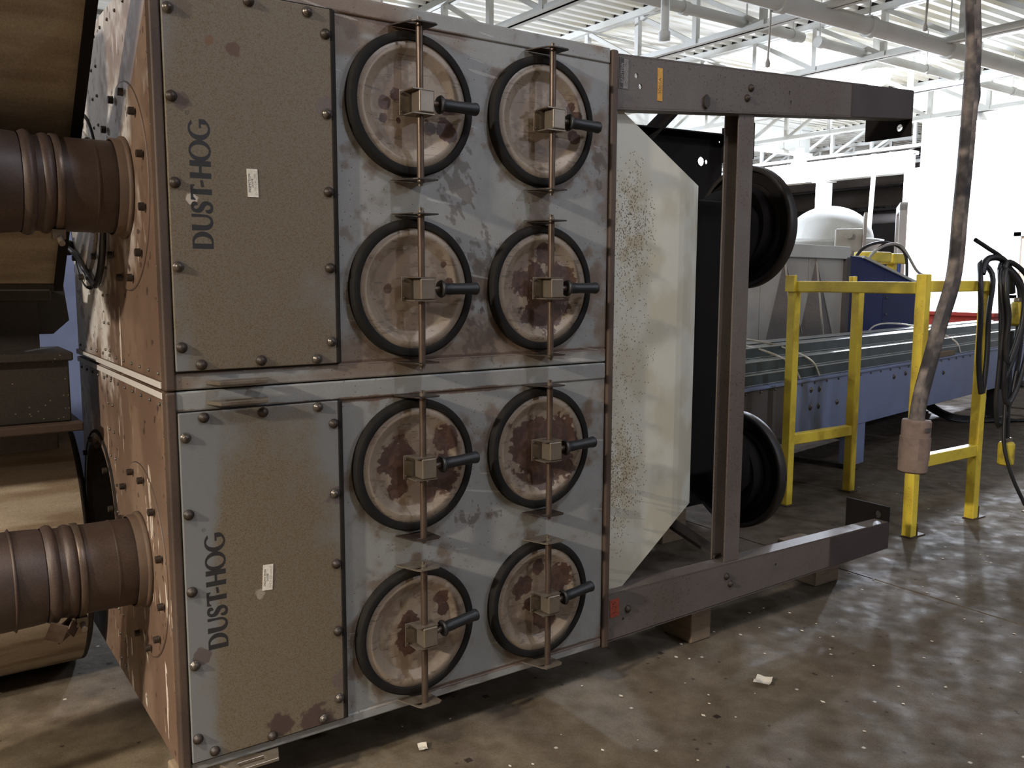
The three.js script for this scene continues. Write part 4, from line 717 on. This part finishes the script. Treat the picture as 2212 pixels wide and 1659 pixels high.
{ // grey hopper with ribbed wall and navy guard behind the conveyor
  const t = thing('feed_hopper', 'grey sheet metal hopper with triangular ribs behind the conveyor', 'hopper', cxy(0, 0, -0.8), CT);
  for (const [a, b] of [[-0.95, 0.28], [0.286, 1.0], [1.006, 1.62]]) part('wall_panel', bx(a, b, 0.62, 1.44, -0.02, 0), M.panel, t);
  part('rim', rbx(-0.97, 1.66, 1.43, 1.53, -0.7, 0.03, 0.006), M.white, t);
  part('back_wall', bx(-0.95, 1.62, 0.62, 1.44, -0.7, -0.66), M.panel, t);
  part('corner_post', rbx(1.6, 1.68, 0.3, 1.45, -0.06, 0.03, 0.005), M.steelDark, t);
  for (const x of [0.62, 1.12]) {
    const g = new THREE.BufferGeometry(), A = [x, 1.42, 0.001], B = [x - 0.3, 0.64, 0.001], C = [x + 0.42, 0.64, 0.001], D = [x + 0.02, 0.64, 0.1];
    g.setAttribute('position', new THREE.Float32BufferAttribute([A, B, D, A, D, C, B, C, D].flat(), 3)); g.computeVertexNormals(); part('rib', g, M.dim, t);  // darker than the wall panels: shading put into the rib colour
    part('rib_lit_edge', [bar([x, 1.42, 0.004], [x + 0.02, 0.64, 0.104], 0.012), bar([x, 1.42, 0.004], [x + 0.42, 0.64, 0.006], 0.008)], M.panel, t);  // pale bars stand in for the lit edges of the rib
  }
  part('skirt', bx(-0.95, 1.62, 0.1, 0.62, -0.02, 0.01), M.blue, t);
  for (const x of [-0.9, 1.58]) part('leg', bx(x - 0.04, x + 0.04, 0, 0.62, -0.68, -0.6), M.blue, t);
}
{
  const t = thing('machine_guard', 'navy blue machine guard with a sloping top, right of the grey hopper', 'machine guard', cxy(0, 0, -0.8), CT);
  part('front_panel', plate([[1.69, 0.02], [2.42, 0.02], [2.42, 1.36], [1.95, 1.45], [1.69, 1.46]], 0.02), M.navy, t);
  part('front_panel', plate([[2.425, 0.02], [3.3, 0.02], [3.3, 1.2], [2.425, 1.36]], 0.02), M.navy, t);
  part('top_edge', [bar([1.95, 1.455, -0.1], [3.3, 1.21, -0.1], 0.24, 0.02)], M.white, t);
  part('back_panel', plate([[1.69, 0.02], [3.3, 0.02], [3.3, 1.2], [1.95, 1.44], [1.69, 1.44]], 0.02).translate(0, 0, -0.7), M.navy, t);
  part('side_panel', bx(3.28, 3.3, 0.02, 1.2, -0.7, -0.02), M.navy, t);
  for (const y of [1.1, 0.95]) share('bolt', domeGeo, M.boltBright, t, [2.5, y, 0]);
}
for (const [x, z, h, w, l] of [[8.02, -3.5, 1.47, 0.2, 'yellow T-headed stand draped with cables, left of the two'], [8.47, -3.55, 1.46, 0.13, 'yellow T-headed stand, right of the two']]) {
  const t = thing('cable_stand', l, 'stand', [x, 0, z]);
  part('post', rbx(-0.045, 0.045, 0.02, h - 0.02, -0.045, 0.045, 0.008), M.yellow, t); part('head', rbx(-w, w, h - 0.03, h + 0.08, -0.1, 0.1, 0.02), M.yellow, t); part('base', rbx(-0.2, 0.2, 0, 0.02, -0.2, 0.2, 0.005), M.yellow, t);
}
{
  const t = thing('grey_cables', 'grey cables and a blue hose draped over the yellow stands', 'cables', [8.1, 0, -3.38]);
  part('cable', tube([[-0.7, 1.3, 0], [-0.5, 1.56, 0.02], [-0.1, 1.64, 0.05], [0.1, 1.55, 0.12], [0.14, 1.25, 0.14], [0.12, 1.0, 0.12]], 0.016, 40, 10), M.cable, t);
  part('cable', tube([[-0.6, 1.28, 0.05], [-0.35, 1.55, 0.08], [0.0, 1.62, 0.12], [0.3, 1.35, 0.16], [0.6, 1.3, 0.1]], 0.014, 40, 8), M.panel, t);
  part('cable', tube([[-0.1, 0.9, 0.15], [-0.06, 1.2, 0.16], [0.02, 1.42, 0.12]], 0.02, 20, 8), M.blue, t);
}
{
  const t = thing('red_bin', 'red steel bin at the right edge behind the conveyor', 'bin', [10.9, 0, -3.7]);
  part('body', rbx(-0.7, 1.2, 0.05, 0.86, -0.6, 0.4, 0.02), M.red, t); part('rim', rbx(-0.74, 1.24, 0.82, 0.87, -0.64, 0.44, 0.01), M.red, t); part('skids', [bx(-0.6, -0.5, 0, 0.06, -0.6, 0.4), bx(1.0, 1.1, 0, 0.06, -0.6, 0.4)], M.black, t);
}
{ // white machine far behind: bulging hood on a base, frame beside it
  const t = thing('white_machine', 'blown-out white machine with a bulging hood, far behind the grey hopper', 'machine', [11.6, 0, -6.6], 0.6);
  part('base', rbx(-1.1, 1.3, 0, 1.5, -0.7, 0.7, 0.04), M.white, t);
  part('hood', new THREE.SphereGeometry(0.75, 40, 20, 0, 6.3, 0, 1.57).scale(1.1, 0.75, 0.9).translate(0.45, 1.86, 0), M.white, t);
  part('hood_skirt', lathe([[0.3, 1.48], [0.5, 1.55], [0.8, 1.82], [0.83, 1.88], [0.7, 1.9]], 40).translate(0.45, 0, 0), M.white, t);
  part('valve_block', [rbx(-0.75, -0.35, 1.5, 2.0, 0.1, 0.5, 0.03), rod([-0.95, 1.9, 0.3], [-0.4, 1.9, 0.3], 0.05), rod([-0.95, 1.65, 0.3], [-0.4, 1.65, 0.3], 0.05)], M.panel, t);
  part('table_edge', rbx(-1.15, 1.35, 1.46, 1.5, -0.75, 0.75, 0.01), M.white, t);
}
{
  const t = thing('pipe_rack', 'white rectangular pipe frame with a diagonal brace, right of the white machine', 'rack', [11.45, 0, -5.3], 0.6);
  part('frame', [rbx(-0.5, -0.4, 0, 2.3, -0.05, 0.05, 0.01), rbx(0.4, 0.5, 0, 2.3, -0.05, 0.05, 0.01), rbx(-0.5, 0.5, 2.2, 2.32, -0.05, 0.05, 0.01), rbx(-0.5, 0.5, 1.5, 1.6, -0.05, 0.05, 0.01)], M.white, t);
  part('brace', rod([-0.45, 2.0, 0], [0.42, 1.55, 0], 0.02, 8), M.steelDark, t);
  part('panel', bx(-0.4, 0.4, 1.6, 2.2, -0.5, -0.46), M.panel, t);
}
// ---------------------------------------------------------------- litter and loose cable on the floor
function scrap(label, x, z, s, turn) {
  const g = new THREE.PlaneGeometry(s, s * 0.7, 6, 5).rotateX(-Math.PI / 2), p = g.attributes.position;
  for (let i = 0; i < p.count; i++) p.setY(i, 0.004 + s * 0.35 * Math.pow(fbm(p.getX(i) / s * 2 + x * 9, p.getZ(i) / s * 2, 61, 2), 2) + (Math.abs(p.getX(i)) > s * 0.3 ? s * 0.08 : 0));
  g.computeVertexNormals(); const t = thing('paper_scrap', label, 'paper scrap', [x, 0, z], turn); part('sheet', g, M.paper, t);
}
scrap('crumpled white paper scrap on the bare floor in front of the lower leg', 1.694, 0.283, 0.07, 0.5);
scrap('small pale paper scrap on the floor below the bottom left hatch', 0.62, -0.02 + 0.03, 0.035, 1.2);
{
  const g = []; for (let k = 0; k < 140; k++) { const x = rr(0.4, 4.6), z = rr(-0.3, 1.1), s = rr(0.002, 0.007); g.push(new THREE.OctahedronGeometry(s, 0).scale(1, 0.4, rr(0.7, 1.6)).translate(x, s * 0.3, z)); }
  tag(part('paint_chips', g, M.paper, scene), 'tiny white paint chips strewn over the concrete floor', 'debris').userData.kind = 'stuff';
  const t = thing('floor_cable', 'black cables lying in a loose bunch on the floor behind the right guard post', 'cable', [7.3, 0, -1.9]);
  for (let k = 0; k < 5; k++) part('cable', tube([[-0.5 + k * 0.03, 0.5, -0.5], [-0.35, 0.2, -0.4 + k * 0.03], [-0.1, 0.02 + k * 0.012, -0.2], [0.2 + k * 0.03, 0.02, 0.05 - k * 0.03], [0.5, 0.015, 0.15 + k * 0.04]], 0.012, 30, 8), M.cable, t);
}

renderer.render(scene, camera);
